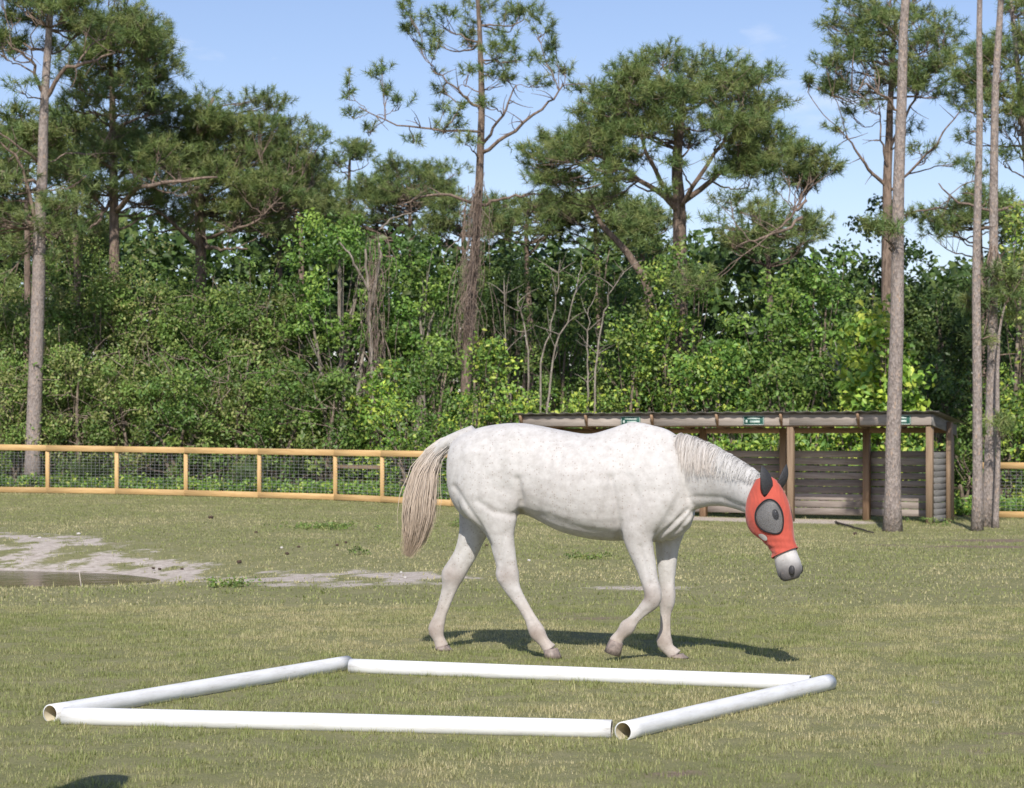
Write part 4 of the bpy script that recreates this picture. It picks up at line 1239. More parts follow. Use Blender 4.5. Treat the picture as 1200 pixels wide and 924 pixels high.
# hind legs
leg([(573, 530, 74, .10, -.15), (572, 560, 82, .125, -.16), (574, 585, 76, .12, -.165), (582, 606, 56, .095, -.165), (587, 628, 33, .075, -.16), (591, 648, 28, .060, -.155), (594, 664, 26, .052, -.15), (595.5, 676, 28, .053, -.15), (601, 691, 20, .038, -.15), (611, 707, 15.5, .029, -.15), (621, 724, 15, .027, -.15), (629.5, 741, 20.5, .039, -.15), (635.5, 750, 15, .033, -.15), (641, 757, 15, .036, -.15), (645, 762, 19, .045, -.15)])
leg([(573, 530, 74, .10, .15), (570, 560, 80, .12, .16), (564, 588, 60, .115, .165), (559, 608, 46, .09, .165), (553, 628, 33, .075, .16), (546, 648, 28, .06, .155), (538, 662, 27, .052, .15), (531, 674, 28, .053, .15), (527, 689, 19.5, .038, .15), (521, 707, 16, .029, .15), (515.5, 723, 15.5, .027, .15), (511, 738, 20.5, .039, .15), (513.5, 747, 15, .033, .15), (516, 753, 15, .036, .15), (518, 759, 18, .044, .15)])
# fore legs: near one lifted, far one standing
leg([(770, 552, 54, .05, -.12), (764, 572, 72, .095, -.15), (756, 595, 64, .105, -.16), (748, 618, 46, .09, -.16), (750, 640, 33, .068, -.155), (756, 660, 26.5, .055, -.15), (761, 680, 21.5, .046, -.15), (765, 694, 21, .048, -.15), (764.5, 704, 21, .047, -.15), (757, 712, 17, .036, -.15), (749, 720, 13.5, .028, -.15), (742, 727.5, 13.5, .028, -.15), (735, 735.5, 19.5, .039, -.15), (728.5, 743, 14.5, .033, -.15), (724, 748, 15, .037, -.15), (721.5, 753, 18, .044, -.15)])
leg([(790, 560, 60, .08, .12), (787, 595, 52, .095, .14), (784, 622, 38, .08, .15), (782, 640, 29, .066, .15), (781.5, 660, 24, .055, .15), (781.5, 682, 19, .046, .15), (782, 697, 20, .049, .15), (781.5, 707, 19, .046, .15), (780, 720, 13.8, .029, .15), (779.5, 738, 13.5, .028, .15), (778.5, 752, 20, .039, .15), (783, 760.5, 15.5, .033, .15), (788, 765, 15.5, .037, .15), (792, 769, 19, .045, .15)])
# muscle masses that shape shoulder, hip, stifle and chest
def ell(px, py, v, rx, ry, rz, rot=0):
    c = hp(px, py, v)
    th = np.linspace(0, np.pi, 12); rr_ = []
    ca, sa = math.cos(rot), math.sin(rot)
    ax = UF * ca + UP * sa; az = -UF * sa + UP * ca
    rg = []
    for t in th[1:-1]:
        rg.append(ring(c + ax * rx * math.cos(t), az * rz * math.sin(t), UL * ry * math.sin(t), 16))
    body.add(*loft(rg[::-1]))
for s in (-1, 1):
    ell(768, 585, .135 * s, .17, .10, .21, R(20))
    ell(740, 600, .135 * s, .13, .11, .13, 0)
    ell(597, 575, .165 * s, .16, .105, .22, R(-15))
    ell(560, 545, .13 * s, .16, .12, .20, 0)
    ell(797, 592, .075 * s, .10, .075, .17, R(10))
ell(800, 600, 0, .08, .12, .15, 0)
# dock of the tail
dock = [hp(x, y) for x, y in [(556, 507), (541, 512), (526, 517), (514, 525), (506, 535), (500, 548)]]
body.add(*tube(np.array(dock), [.06, .055, .045, .04, .035, .02], 12))

# head frame
HC = hp(899, 566, -.47)                         # poll
hyaw = R(33)
hh_ = np.array([math.cos(hyaw), -math.sin(hyaw), 0])
HA = unit(hh_ * .30 + np.array([0, 0, -.954])); HF = unit(hh_ * .954 + np.array([0, 0, .30])); HS = np.cross(HA, HF)   # poll to muzzle, forehead, side
if HS[1] > 0: HS = -HS                          # HS points to the camera side
# t, front, back, half width
head_rows = [(-.045, .015, -.055, .035), (.0, .055, -.10, .072), (.06, .078, -.155, .090), (.14, .095, -.195, .104), (.22, .098, -.210, .112), (.30, .088, -.195, .102), (.38, .074, -.135, .080), (.46, .066, -.092, .068), (.53, .070, -.098, .074), (.59, .076, -.104, .079), (.645, .068, -.102, .076), (.69, .030, -.075, .056)]
HR = interp_rows(head_rows, 60)
ht = HR[:, 0]
def head_sec(t):
    f = np.interp(t, ht, HR[:, 1]); b = np.interp(t, ht, HR[:, 2]); w = np.interp(t, ht, HR[:, 3])
    return HC + HA * t + HF * (f + b) / 2, (f - b) / 2, w
def head_pt(t, th, off=0.0):
    """surface of the head: th 0 = forehead line, pi/2 = camera-side cheek"""
    c, hd, w = head_sec(t)
    co, si = math.cos(th), math.sin(th)
    e = 2 / 2.3
    return c + HF * (hd + off) * math.copysign(abs(co) ** e, co) + HS * (w + off) * math.copysign(abs(si) ** e, si) * (1 - .18 * max(co, 0))
def head_ring(t, off=0., n=40):
    return np.array([head_pt(t, th, off) for th in np.linspace(0, 2 * np.pi, n, endpoint=False)])
body.add(*loft([head_ring(t) for t in np.linspace(-.045, .69, 48)][::-1]))
# lower lip and chin
def hell(t, f, s, rt, rf, rs):
    c = HC + HA * t + HF * f + HS * s
    rg = [ring(c + HA * rt * math.cos(a_), HF * rf * math.sin(a_), HS * rs * math.sin(a_), 14) for a_ in np.linspace(0, np.pi, 10)[1:-1]]
    body.add(*loft(rg))
hell(.615, -.055, 0, .045, .035, .036)
for s in (-1, 1):
    hell(.605, .028, .036 * s, .04, .03, .024)       # nostril wings
    hell(.18, .035, .062 * s, .045, .03, .035)       # brow bones
    hell(.22, -.105, .052 * s, .12, .085, .050)      # cheeks

# join into one continuous skin
tmp = np_mesh('horse_tmp', np.concatenate(body.V), body.F)
to = bpy.data.objects.new('horse_tmp', tmp); COL.objects.link(to)
rm = to.modifiers.new('r', 'REMESH'); rm.mode = 'VOXEL'; rm.voxel_size = .0116; rm.use_smooth_shade = True
sm = to.modifiers.new('s', 'SMOOTH'); sm.factor = .5; sm.iterations = 4
dg = bpy.context.evaluated_depsgraph_get()
ev = to.evaluated_get(dg).to_mesh()
hv = np.empty(len(ev.vertices) * 3); ev.vertices.foreach_get('co', hv); hv = hv.reshape(-1, 3)
hvn = np.empty(len(ev.vertices) * 3); ev.vertices.foreach_get('normal', hvn); hvn = hvn.reshape(-1, 3)
ls = np.empty(len(ev.loops), int); ev.loops.foreach_get('vertex_index', ls)
nf = len(ev.polygons)
hf = ls.reshape(nf, 4) if len(ls) == nf * 4 else None
if hf is None:
    hf = [tuple(p.vertices) for p in ev.polygons]
to.evaluated_get(dg).to_mesh_clear()
bpy.data.objects.remove(to)
hv = hv.copy()

# folds, grooves and ribs on the side of the body: the skin is pressed in (or raised) along drawn lines
def proj(v):
    return np.stack([600 + v[:, 0] / v[:, 1] * F_PX, HZ - (v[:, 2] - CAM_H) / v[:, 1] * F_PX], 1)
def crease(line, depth, sig, vlo, vhi):
    global hv
    q = proj(hv); lat = (hv[:, 0] - X0) * UL[0] + (hv[:, 1] - D0) * UL[1]
    sel = (lat > vlo) & (lat < vhi) & (hvn[:, 1] < .1)
    best = np.full(len(hv), 1e9)
    L_ = np.array(line, float)
    for a_, b_ in zip(L_[:-1], L_[1:]):
        t = np.clip(((q - a_) @ (b_ - a_)) / ((b_ - a_) @ (b_ - a_)), 0, 1)
        best = np.minimum(best, np.linalg.norm(q - (a_ + t[:, None] * (b_ - a_)), axis=1))
    w = np.where(sel, np.exp(-(best / sig) ** 2), 0)
    hv = hv - hvn * (w * depth)[:, None]
NEAR, FAR, ANY = (-1, -.02), (.04, 1), (-1, 1)
for ln_, dp, sg, sd in [
    ([(609, 600), (611, 586), (606, 562)], .020, 4.0, NEAR), ([(560, 588), (578, 600), (600, 604), (610, 600)], .010, 4.0, NEAR), ([(612, 602), (640, 606), (690, 622), (722, 628)], .007, 4.5, NEAR),
    ([(532, 570), (545, 590), (562, 615), (574, 640)], .011, 3.2, NEAR), ([(772, 520), (790, 545), (800, 575), (788, 605)], .008, 6.0, NEAR), ([(716, 560), (722, 595), (726, 632)], .015, 3.6, NEAR),
    ([(806, 598), (790, 614), (768, 634)], .016, 2.8, ANY), ([(812, 600), (798, 618), (780, 634)], .012, 2.6, ANY), ([(814, 583), (845, 584), (878, 597)], .008, 3.6, ANY), ([(800, 522), (811, 550), (806, 582)], .007, 5.0, NEAR),
    ([(607, 697), (618, 717), (627, 735)], .006, 1.8, NEAR), ([(784, 714), (783.5, 745)], .006, 1.8, FAR), ([(757, 716), (742, 732)], .005, 1.8, NEAR), ([(527, 694), (514, 730)], .006, 1.8, FAR),
    ([(592, 625), (587, 660)], .008, 3.0, NEAR), ([(750, 640), (762, 684)], .008, 2.6, NEAR), ([(783, 640), (784, 684)], .007, 2.6, FAR), ([(545, 640), (530, 665)], .007, 3.0, FAR),
    ([(736, 560), (748, 585), (745, 610)], .008, 5.0, NEAR), ([(570, 510), (585, 540), (590, 575)], .006, 6.0, NEAR), ([(600, 506), (606, 513)], -.012, 6.0, NEAR),
    ([(763, 692), (765, 705)], -.006, 4.0, NEAR), ([(582, 672), (586, 680)], -.007, 4.0, NEAR), ([(519, 670), (521, 679)], -.007, 4.0, FAR)]:
    crease(ln_, dp, sg, *sd)
for i_ in range(7):
    xr = 642 + i_ * 12
    crease([(xr + 4, 532), (xr, 570), (xr - 8, 602)], .0030, 3.2, *NEAR)

# coat pigment: white, grey-pink skin at the joints, dusty lower legs, dark muzzle
col = np.tile(np.array([.535, .515, .495]), (len(hv), 1))
def blend(mask, c):
    global col
    col = col * (1 - mask[:, None]) + np.array(c) * mask[:, None]
nse = fbm(hv[:, 0] * 7 + hv[:, 1] * 5, hv[:, 2] * 8 + hv[:, 1] * 3, 4)
low = 1 - smooth01(.12, .62, hv[:, 2])
blend(low * (.30 + .85 * nse), (.40, .325, .27))
for (px, py, v, r) in [(761, 700, -.15, .09), (782, 702, .15, .09), (595, 676, -.15, .08), (531, 674, .15, .09), (630, 741, -.15, .06), (511, 738, .15, .07), (735, 736, -.15, .06), (779, 752, .15, .06)]:
    p = hp(px, py, v); dd_ = np.linalg.norm(hv - p, axis=1)
    blend(np.exp(-(dd_ / r) ** 2) * (.3 + 1.1 * nse).clip(0, 1), (.29, .235, .205))
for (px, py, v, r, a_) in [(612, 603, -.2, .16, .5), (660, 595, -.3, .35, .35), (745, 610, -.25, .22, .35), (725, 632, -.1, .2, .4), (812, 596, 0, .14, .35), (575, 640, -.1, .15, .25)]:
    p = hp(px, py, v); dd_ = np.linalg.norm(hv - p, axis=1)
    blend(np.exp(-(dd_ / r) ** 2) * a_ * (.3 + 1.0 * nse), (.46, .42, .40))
mz = HC + HA * .70 + HF * -.03
dd_ = np.linalg.norm(hv - mz, axis=1)
blend(1 - smooth01(.085, .19, dd_ + (nse - .5) * .05), (.12, .11, .11))

def coat_mat():
    m, nt, p = mat_new('grey_white_coat')
    at = nt.nodes.new('ShaderNodeVertexColor'); at.layer_name = 'Col'
    geo = nt.nodes.new('ShaderNodeNewGeometry')
    vo = nd(nt, 'ShaderNodeTexVoronoi', Scale=62.0); vo.feature = 'F1'
    nt.links.new(geo.outputs['Position'], vo.inputs['Vector'])
    n1 = nd(nt, 'ShaderNodeTexNoise', Scale=3.2, Detail=5.0)
    nt.links.new(geo.outputs['Position'], n1.inputs['Vector'])
    # flea-bitten flecks: a few cells only, stronger in drifts
    bw = nt.nodes.new('ShaderNodeSeparateColor'); nt.links.new(vo.outputs['Color'], bw.inputs[0])
    gt = nd(nt, 'ShaderNodeMath', operation='MULTIPLY_ADD'); gt.inputs[1].default_value = .50; gt.inputs[2].default_value = -.08
    nt.links.new(n1.outputs['Fac'], gt.inputs[0])
    lt = nd(nt, 'ShaderNodeMath', operation='LESS_THAN'); nt.links.new(bw.outputs[0], lt.inputs[0]); nt.links.new(gt.outputs[0], lt.inputs[1])
    dm = nd(nt, 'ShaderNodeMapRange'); dm.inputs['From Min'].default_value = .18; dm.inputs['From Max'].default_value = .42; dm.inputs['To Min'].default_value = 1; dm.inputs['To Max'].default_value = 0
    nt.links.new(vo.outputs['Distance'], dm.inputs['Value'])
    mu = nd(nt, 'ShaderNodeMath', operation='MULTIPLY'); nt.links.new(lt.outputs[0], mu.inputs[0]); nt.links.new(dm.outputs[0], mu.inputs[1])
    mu2 = nd(nt, 'ShaderNodeMath', operation='MULTIPLY'); mu2.inputs[1].default_value = .55; nt.links.new(mu.outputs[0], mu2.inputs[0])
    n2 = nd(nt, 'ShaderNodeTexNoise', Scale=14.0, Detail=7.0, Roughness=.7)
    nt.links.new(geo.outputs['Position'], n2.inputs['Vector'])
    mot = ramp(nt, n2.outputs['Fac'], [(.3, (.80, .78, .765)), (.6, (1.05, 1.05, 1.05))])
    mm = nd(nt, 'ShaderNodeMixRGB', blend_type='MULTIPLY'); mm.inputs[0].default_value = 1
    nt.links.new(at.outputs['Color'], mm.inputs[1]); nt.links.new(mot.outputs[0], mm.inputs[2])
    x = nd(nt, 'ShaderNodeMixRGB'); x.inputs[2].default_value = (.27, .20, .16, 1)
    nt.links.new(mu2.outputs[0], x.inputs[0]); nt.links.new(mm.outputs[0], x.inputs[1])
    nt.links.new(x.outputs[0], p.inputs['Base Color'])
    p.inputs['Roughness'].default_value = .62
    p.inputs['Specular IOR Level'].default_value = .25
    p.inputs['Sheen Weight'].default_value = .15
    # fine hair relief and broad soft muscle relief
    n3 = nd(nt, 'ShaderNodeTexNoise', Scale=170.0, Detail=3.0); n4 = nd(nt, 'ShaderNodeTexNoise', Scale=9.0, Detail=3.0)
    nt.links.new(geo.outputs['Position'], n3.inputs['Vector']); nt.links.new(geo.outputs['Position'], n4.inputs['Vector'])
    b1 = nd(nt, 'ShaderNodeBump', Strength=.22, Distance=.004); b2 = nd(nt, 'ShaderNodeBump', Strength=.35, Distance=.02)
    nt.links.new(n3.outputs['Fac'], b1.inputs['Height']); nt.links.new(n4.outputs['Fac'], b2.inputs['Height'])
    nt.links.new(b2.outputs['Normal'], b1.inputs['Normal']); nt.links.new(b1.outputs['Normal'], p.inputs['Normal'])
    return m
M_COAT = coat_mat()
hb = hp(650, 770, 0)
horse = empty('horse', (hb[0], hb[1], 0.0))
obj('body', hv, hf, M_COAT, horse, col=col, smooth=True)
tag(horse, 'white flea-bitten grey horse walking in a red fly mask', 'horse')

# hooves
M_HOOF = plain_mat('hoof_horn', (.24, .19, .165), .55, .35, 40, bump=.2)
def hoof(top, bot, wt, wb, v, toe=1, flat=True):
    """coronet centre pixel, ground centre pixel, widths in px"""
    a_ = hp(*top, v); b_ = hp(*bot, v)
    if flat: b_[2] = .004
    ax = unit(b_ - a_)
    fwd = UF if flat else unit(UF - ax * np.dot(UF, ax))
    d = a_[1]; rg = []
    for f, e in ((0, .93), (.12, 1.0), (.5, 1.0), (1, 1.0)):
        w = (wt + (wb - wt) * f) / 2 / F_PX * d * e
        c = a_ + (b_ - a_) * f
        th = np.linspace(0, 2 * np.pi, 24, endpoint=False)
        ln = np.where(np.cos(th) > 0, 1.0, .86)
        rr_ = c + (np.cos(th) * ln * w)[:, None] * fwd + (np.sin(th) * w * .92)[:, None] * UL
        if flat and f == 0: rr_ = rr_ + ((np.cos(th)) * .008)[:, None] * UP
        rg.append(rr_)
    obj('hoof', *loft(rg), M_HOOF, horse, smooth=True)
hoof((645, 760.5), (647.5, 769), 18, 23, -.15)
hoof((518, 757.5), (520, 767), 17.5, 22, .15)
hoof((792.5, 767), (796, 775.5), 18, 24, .15)
hoof((722, 751), (717, 766), 18, 22, -.15, flat=False)

# hair: strands as tapering ribbons
M_HAIR, nt, p = mat_new('horse_hair')
at = nt.nodes.new('ShaderNodeVertexColor'); at.layer_name = 'Col'
nt.links.new(at.outputs['Color'], p.inputs['Base Color']); p.inputs['Roughness'].default_value = .5; p.inputs['Specular IOR Level'].default_value = .3
def strands(name, curves, width, cols, parent, g):
    """curves: n x m x 3, cols: n x m x 3"""
    n, m = curves.shape[:2]
    T = np.gradient(curves, axis=1)
    view = np.array([0, -1., .15]) + g.normal(size=(n, 1, 3)) * .5
    S_ = unit(np.cross(T, view))
    wd = width * g.uniform(.6, 1.4, n)[:, None] * np.interp(np.linspace(0, 1, m), [0, .15, .7, 1], [.6, 1, .85, .12])[None]
    L_ = curves - S_ * wd[..., None] / 2; R_ = curves + S_ * wd[..., None] / 2
    V = np.stack([L_, R_], 2).reshape(-1, 3)
    C = np.repeat(cols.reshape(-1, 3), 2, 0)
    i = np.arange(m - 1) * 2
    base = (np.arange(n) * m * 2)[:, None] + i[None]
    F = np.stack([base, base + 1, base + 3, base + 2], -1).reshape(-1, 4)
    return obj(name, V, F, M_HAIR, parent, col=C, smooth=True)
g = np.random.default_rng(21)
# tail
cl_px = np.array([(545, 511), (524, 519), (508, 533), (498, 553), (493, 580), (490, 607), (485, 630), (477, 652)], float)
hwid = np.array([2, 5, 7.5, 12, 16, 16, 12, 3.5])
n = 2100; m = 16; curves = np.empty((n, m, 3)); cols = np.empty((n, m, 3))
cpts = np.array([hp(x, y) for x, y in cl_px])
tt = np.linspace(0, 1, len(cl_px))
for i in range(n):
    s = g.uniform(0, .42) if g.random() < .65 else g.uniform(0, .1)
    e = np.clip(g.normal(.86, .11), .55, 1.0)
    t = np.linspace(s, e, m)
    r0 = g.random() ** .5; a_ = g.random() * 6.28
    c = np.stack([np.interp(t, tt, cpts[:, k]) for k in range(3)], 1)
    w = np.interp(t, tt, hwid) / PXM * (1.25 if g.random() < .12 else 1)
    wob = np.cumsum(g.normal(0, .0045, m))
    fw = math.cos(a_) * r0; sd = math.sin(a_) * r0
    # hair fans sideways of the flow
    Tn = unit(np.gradient(c, axis=0)); nrm = unit(np.cross(Tn, UL))
    curves[i] = c + nrm * (fw * w + wob)[:, None] + UL * (sd * w * .75)[:, None]
    base = np.array([.60, .575, .55]); mid_ = np.array([.52, .435, .36]); tip = np.array([.40, .305, .225])
    f = t[:, None]
    cc = np.where(f < .4, base + (mid_ - base) * (f / .4) ** 1.4, mid_ + (tip - mid_) * ((f - .4) / .6))
    cols[i] = cc * g.uniform(.88, 1.13)
strands('tail', curves, .0058, cols, horse, g)
# mane, falling to the camera side of the neck
n = 1700; m = 12; curves = np.empty((n, m, 3)); cols = np.empty((n, m, 3))
NF = len(nfr)
for i in range(n):
    u = g.uniform(.30, .97)
    front = (u - .30) / .67
    ln = g.uniform(.5, 1.0) * np.interp(front, [0, .12, .5, 1], [.55, .95, .80, .55])
    ths = np.linspace(g.uniform(-.25, .12), 1.75 * ln + .1, m)
    drift = g.normal(0, .040) - .012
    ph = g.random() * 6.28
    for j, th in enumerate(ths):
        uu = np.clip(u + drift * j / m + .0015 * math.sin(ph + j * .5), 0, .999) * (NF - 1)
        k = int(uu); f = uu - k
        c = nfr[k][0] * (1 - f) + nfr[k + 1][0] * f; a_ = nfr[k][1] * (1 - f) + nfr[k + 1][1] * f
        w = nfr[k][2] * (1 - f) + nfr[k + 1][2] * f; s_ = nfr[k][3]
        co, si = math.cos(th), math.sin(th)
        off = .006 + .022 * math.sin(min(1, j / 4) * 1.57) * (.2 + .8 * ((i * 37) % 17) / 17)
        q = c + a_ * co - s_ * si * w * (1 - .35 * max(co, 0) ** 1.5)
        curves[i, j] = q + unit(a_ * co / np.linalg.norm(a_) - s_ * si) * off
    sh = g.random()
    base = np.array([.45, .44, .435]) * (1 - .42 * (sh < .35)) 
    lowc = np.array([.50, .45, .41]) if front < .45 else np.array([.53, .515, .50])
    f = np.linspace(0, 1, m)[:, None]
    cols[i] = (base * (1 - f) + lowc * f) * g.uniform(.86, 1.12)
strands('mane', curves, .0048, cols, horse, g)
# eyes and nostrils
M_EYE = plain_mat('eye', (.012, .01, .01), .12, .1, 20)
M_NOSE = plain_mat('nostril_skin', (.035, .032, .034), .6, .3, 40)
def ball(name, c, r1, r2, r3, a1, a2, a3, mat, parent):
    rg = [ring(c + a1 * r1 * math.cos(t), a2 * r2 * math.sin(t), a3 * r3 * math.sin(t), 14) for t in np.linspace(0, np.pi, 10)[1:-1]]
    return obj(name, *loft(rg), mat, parent, smooth=True)
for s in (1, -1):
    ball('eye', head_pt(.235, .98 * s, -.002), .038, .024, .02, HA, HF, HS, M_EYE, horse)
    ball('nostril', HC + HA * .632 + HF * .030 + HS * .067 * s, .034, .023, .014, unit(HA * .9 - HF * .35), unit(HF * .9 + HA * .35), HS, M_NOSE, horse)
ball('mouth', HC + HA * .632 - HF * .058 + HS * .050, .046, .009, .024, unit(HA * .9 - HF * .3), unit(HF * .9 + HA * .3), HS, M_NOSE, horse)

# fly mask
def cloth_mat(name, c, rough=.85):
    m, nt, p = mat_new(name)
    v = coords(nt, 'Object')
    n1 = nd(nt, 'ShaderNodeTexNoise', Scale=9.0, Detail=6.0); n2 = nd(nt, 'ShaderNodeTexNoise', Scale=420.0, Detail=2.0)
    nt.links.new(v, n1.inputs['Vector']); nt.links.new(v, n2.inputs['Vector'])
    c = np.array(c)
    r = ramp(nt, n1.outputs['Fac'], [(.3, tuple(c * .86)), (.7, tuple(c * 1.1))])
    nt.links.new(r.outputs[0], p.inputs['Base Color'])
    p.inputs['Roughness'].default_value = rough; p.inputs['Sheen Weight'].default_value = .2; p.inputs['Specular IOR Level'].default_value = .2
    w = nd(nt, 'ShaderNodeTexWave', Scale=11.0, Distortion=7.0, Detail=3.0); nt.links.new(v, w.inputs['Vector'])
    ad = nd(nt, 'ShaderNodeMath', operation='MULTIPLY_ADD'); ad.inputs[1].default_value = .25
    nt.links.new(n2.outputs['Fac'], ad.inputs[0]); nt.links.new(w.outputs['Fac'], ad.inputs[2])
    b = nd(nt, 'ShaderNodeBump', Strength=.22, Distance=.008)
    nt.links.new(ad.outputs[0], b.inputs['Height']); nt.links.new(b.outputs['Normal'], p.inputs['Normal'])
    return m
M_RED = cloth_mat('red_lycra', (.47, .088, .06))
M_BLACK = cloth_mat('black_binding', (.018, .018, .02))
M_SPOT = plain_mat('grey_patch', (.52, .49, .465), .8, .1, 20)
def mesh_mat():
    m, nt, p = mat_new('black_eye_mesh')
    p.inputs['Base Color'].default_value = (.05, .05, .055, 1); p.inputs['Roughness'].default_value = .6
    v = coords(nt, 'Object', (260, 260, 260))
    ck = nd(nt, 'ShaderNodeTexNoise', Scale=1.0, Detail=1.0); nt.links.new(v, ck.inputs['Vector'])
    mr = nd(nt, 'ShaderNodeMapRange'); mr.inputs['From Min'].default_value = .35; mr.inputs['From Max'].default_value = .65
    mr.inputs['To Min'].default_value = .38; mr.inputs['To Max'].default_value = .70
    nt.links.new(ck.outputs['Fac'], mr.inputs['Value'])
    tr = nt.nodes.new('ShaderNodeBsdfTransparent'); ms = nt.nodes.new('ShaderNodeMixShader')
    nt.links.new(mr.outputs[0], ms.inputs[0]); nt.links.new(tr.outputs[0], ms.inputs[1]); nt.links.new(p.outputs[0], ms.inputs[2])
    nt.links.new(ms.outputs[0], nt.nodes['Material Output'].inputs['Surface'])
    return m
M_MESH = mesh_mat()
EYE_T, EYE_TH, ET, ETH = .245, 1.22, .118, .56      # eye panel: centre and half extents along the head and round it
def hem(th): return .497 - .012 * math.cos(th) + .0 * math.sin(th)
nt_, nth = 56, 96
V = []; F = []
for i in range(nt_ + 1):
    for j in range(nth):
        th = 2 * math.pi * j / nth
        t = -.042 + (hem(th) + .042) * i / nt_
        wr = max(0, (i / nt_ - .62) / .38) * max(0, math.sin(th * .5))
        fl = .010 + .002 * math.sin(th * 7 + t * 30) * (i / nt_) + .004 * smooth01(.9, 1.0, i / nt_) + .0045 * wr * math.sin(t * 130 + th * 4.5) + .003 * math.exp(-((t - .02) / .03) ** 2) * math.sin(th * 9)
        V.append(head_pt(t, th, fl))
def inside(t, th):
    th = (th + math.pi) % (2 * math.pi) - math.pi
    return any(((t - EYE_T) / ET) ** 2 + ((th - s * EYE_TH) / ETH) ** 2 < 1 for s in (1, -1))
for i in range(nt_):
    for j in range(nth):
        k = (j + 1) % nth
        th = 2 * math.pi * (j + .5) / nth
        t = -.042 + (hem(th) + .042) * (i + .5) / nt_
        if not inside(t, th): F.append((i * nth + j, (i + 1) * nth + j, (i + 1) * nth + k, i * nth + k))
mask = obj('fly_mask', np.array(V), F, M_RED, horse, smooth=True)
mask['label'] = 'red stretch fly mask with black ear covers and mesh eye panels'
for s in (1, -1):
    V = []; F = []
    nr, na = 9, 40
    for i in range(nr + 1):
        q = 1.06 * i / nr
        for j in range(na):
            a_ = 2 * math.pi * j / na
            V.append(head_pt(EYE_T + ET * q * math.cos(a_), s * EYE_TH + ETH * q * math.sin(a_), .013 + .022 * (1 - min(q, 1) ** 2)))
    for i in range(nr):
        for j in range(na):
            k = (j + 1) % na
            F.append((i * na + j, (i + 1) * na + j, (i + 1) * na + k, i * na + k))
    pan = obj('eye_panel', np.array(V), F, M_MESH, mask, smooth=True)
    ringp = [head_pt(EYE_T + ET * 1.03 * math.cos(a_), s * EYE_TH + ETH * 1.03 * math.sin(a_), .015) for a_ in np.linspace(0, 2 * math.pi, 49)]
    obj('binding', *tube(np.array(ringp), .0055, 6), M_BLACK, mask, smooth=True)
hemp = [head_pt(hem(th) + .002, th, .015) for th in np.linspace(0, 2 * math.pi, 49)]
obj('hem_binding', *tube(np.array(hemp), .004, 6), M_RED, mask, smooth=True)
# grey patch at the jaw
V = []; F = []
pcn = (.36, 2.0)
for i in range(5):
    for j in range(20):
        a_ = 2 * math.pi * j / 20; q = i / 4
        V.append(head_pt(pcn[0] + .028 * q * math.cos(a_), pcn[1] + .22 * q * math.sin(a_), .018))
for i in range(4):
    for j in range(20):
        k = (j + 1) % 20; F.append((i * 20 + j, (i + 1) * 20 + j, (i + 1) * 20 + k, i * 20 + k))
obj('jaw_patch', np.array(V), F, M_SPOT, mask, smooth=True)
# ears in black covers
def ear(base, tip, open_dir, w):
    base = np.array(base); tip = np.array(tip); ax = unit(tip - base); ln = np.linalg.norm(tip - base)
    o_ = unit(open_dir - ax * np.dot(open_dir, ax)); s_ = np.cross(ax, o_)
    rg = []
    for f, ww in [(-.12, .62), (0, .78), (.18, .98), (.38, 1.0), (.6, .84), (.78, .58), (.92, .28), (1.0, .05)]:
        c = base + ax * ln * f + o_ * .012 * math.sin(f * 3) - o_ * .02 * f * f
        th = np.linspace(0, 2 * np.pi, 22, endpoint=False)
        rad = np.where(np.cos(th) > .2, .30, .72)          # cupped front
        rg.append(c + (np.cos(th) * rad * w * ww)[:, None] * o_ + (np.sin(th) * w * ww)[:, None] * s_)
    obj('ear_cover', *loft(rg), M_BLACK2, mask, smooth=True)
M_BLACK2 = plain_mat('black_ear_mesh', (.035, .035, .038), .65, .4, 120, bump=.3)
eb = head_pt(.075, 1.12, .004)
ear(eb, eb + np.array([-.03, -.03, .185]), np.array([.5, -.8, .1]), .050)
eb = head_pt(.045, -.55, .004)
ear(eb, eb + np.array([.062, .01, .150]), np.array([.6, -.7, .1]), .036)

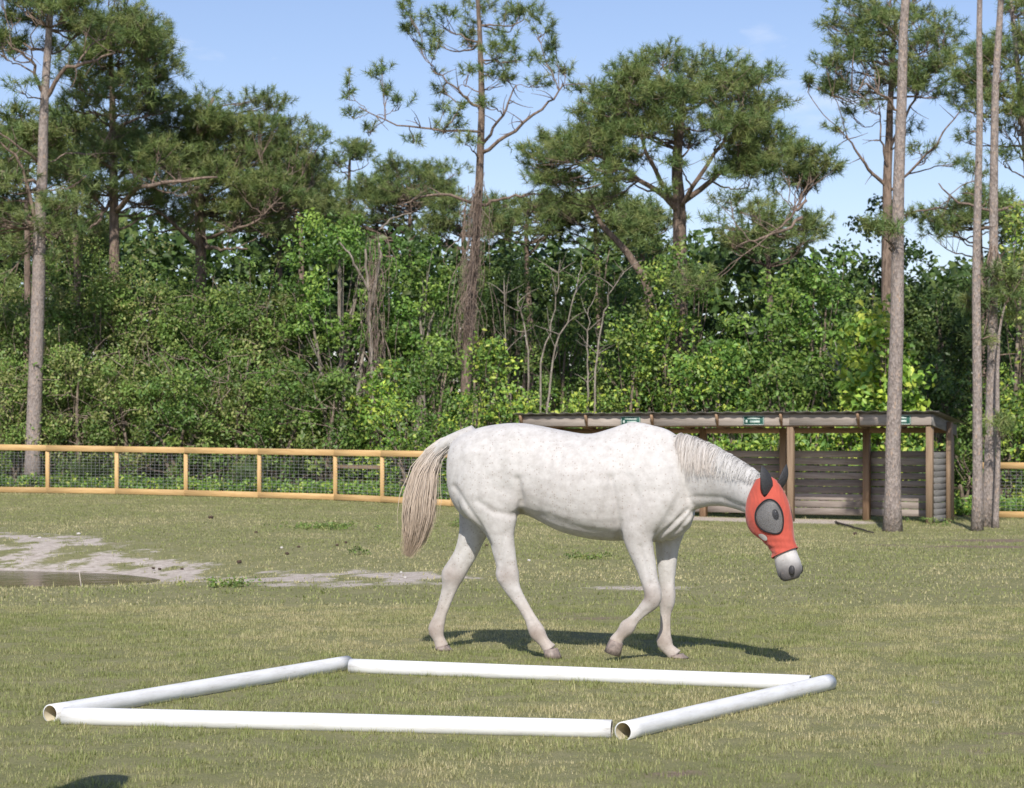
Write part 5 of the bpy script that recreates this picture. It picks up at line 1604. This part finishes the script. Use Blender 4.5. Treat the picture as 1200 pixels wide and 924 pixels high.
# ------------------------------------------------------------------ small things on the pasture
M_CONE = plain_mat('cone_brown', (.07, .045, .032), .9, .4, 60, bump=.5)
M_STICK = plain_mat('pale_stick', (.45, .40, .33), .8, .2, 30)
g = np.random.default_rng(5)
def lump(name, label, px, py, size, mat, cat, group):
    d = 4000 / (py - HZ); 
    for _ in range(4):
        x = (px - 600) / F_PX * d; z = float(gz(x, d)); d = (CAM_H - z) * F_PX / (py - HZ)
    r = size / F_PX * d / 2
    c = np.array([x, d, z + r * .5])
    rg = []
    for t in np.linspace(0, np.pi, 8)[1:-1]:
        q = ring(c + np.array([1, 0, 0]) * r * math.cos(t), UP * r * .7 * math.sin(t), np.array([0, 1., 0]) * r * .8 * math.sin(t), 10)
        rg.append(q + g.normal(size=q.shape) * r * .10)
    tag(obj(name, *loft(rg), mat, smooth=True), label, cat, group)
for (px, py, s) in [(338, 650, 5), (285, 660, 6), (395, 640, 4), (405, 637, 4), (213, 668, 4), (188, 668, 4), (350, 642, 4), (1002, 627, 5), (247, 608, 6), (300, 625, 4), (570, 640, 4), (185, 667, 4)]:
    lump('pine_cone', 'small dark pine cone lying on the worn grass', px, py, s, M_CONE, 'pine cone', 'pine cones on the pasture')
for (px, py, s) in [(92, 627, 5), (470, 672, 3.5), (475, 678, 4), (330, 643, 4), (620, 658, 4), (38, 632, 5)]:
    lump('pale_stone', 'small pale stone half sunk in the sandy grass', px, py, s, M_SPOT, 'stone', 'pale stones on the pasture')
q0 = W(96, 688, 25.6); q0[2] = float(gz(q0[0], q0[1])) - .03
tag(obj('marker_stick', *tube(np.array([q0, q0 + [-.02, 0, .13], q0 + [-.035, 0, .24]]), [.008, .007, .004], 6), M_STICK, smooth=True), 'short pale stick poking up at the pond edge', 'stick')

# unseen post and bucket, added only to cast the shadow tip on the lawn
M_BUCKET = plain_mat('bucket_plastic', (.10, .14, .18), .5, .15, 12)
pr = empty('shadow_caster_post', (-2.13, 7.98, 0))
obj('post', *tube(np.array([[-2.13, 7.98, -.2], [-2.13, 7.98, 1.0], [-2.13, 7.98, 1.62]]), [.06, .056, .055], 10), M_POST, pr, smooth=True)
rgb = []
for z, r_ in ((1.50, .165), (1.53, .165), (1.55, .150), (1.80, .118), (1.83, .108)):
    rgb.append(ring(np.array([-2.13, 7.98, z]), np.array([r_, 0, 0]), np.array([0, r_, 0]), 28))
obj('bucket', *loft(rgb), M_BUCKET, pr, smooth=True)
tag(pr, 'added out-of-view post with an upturned bucket that casts the lawn shadow', 'post')
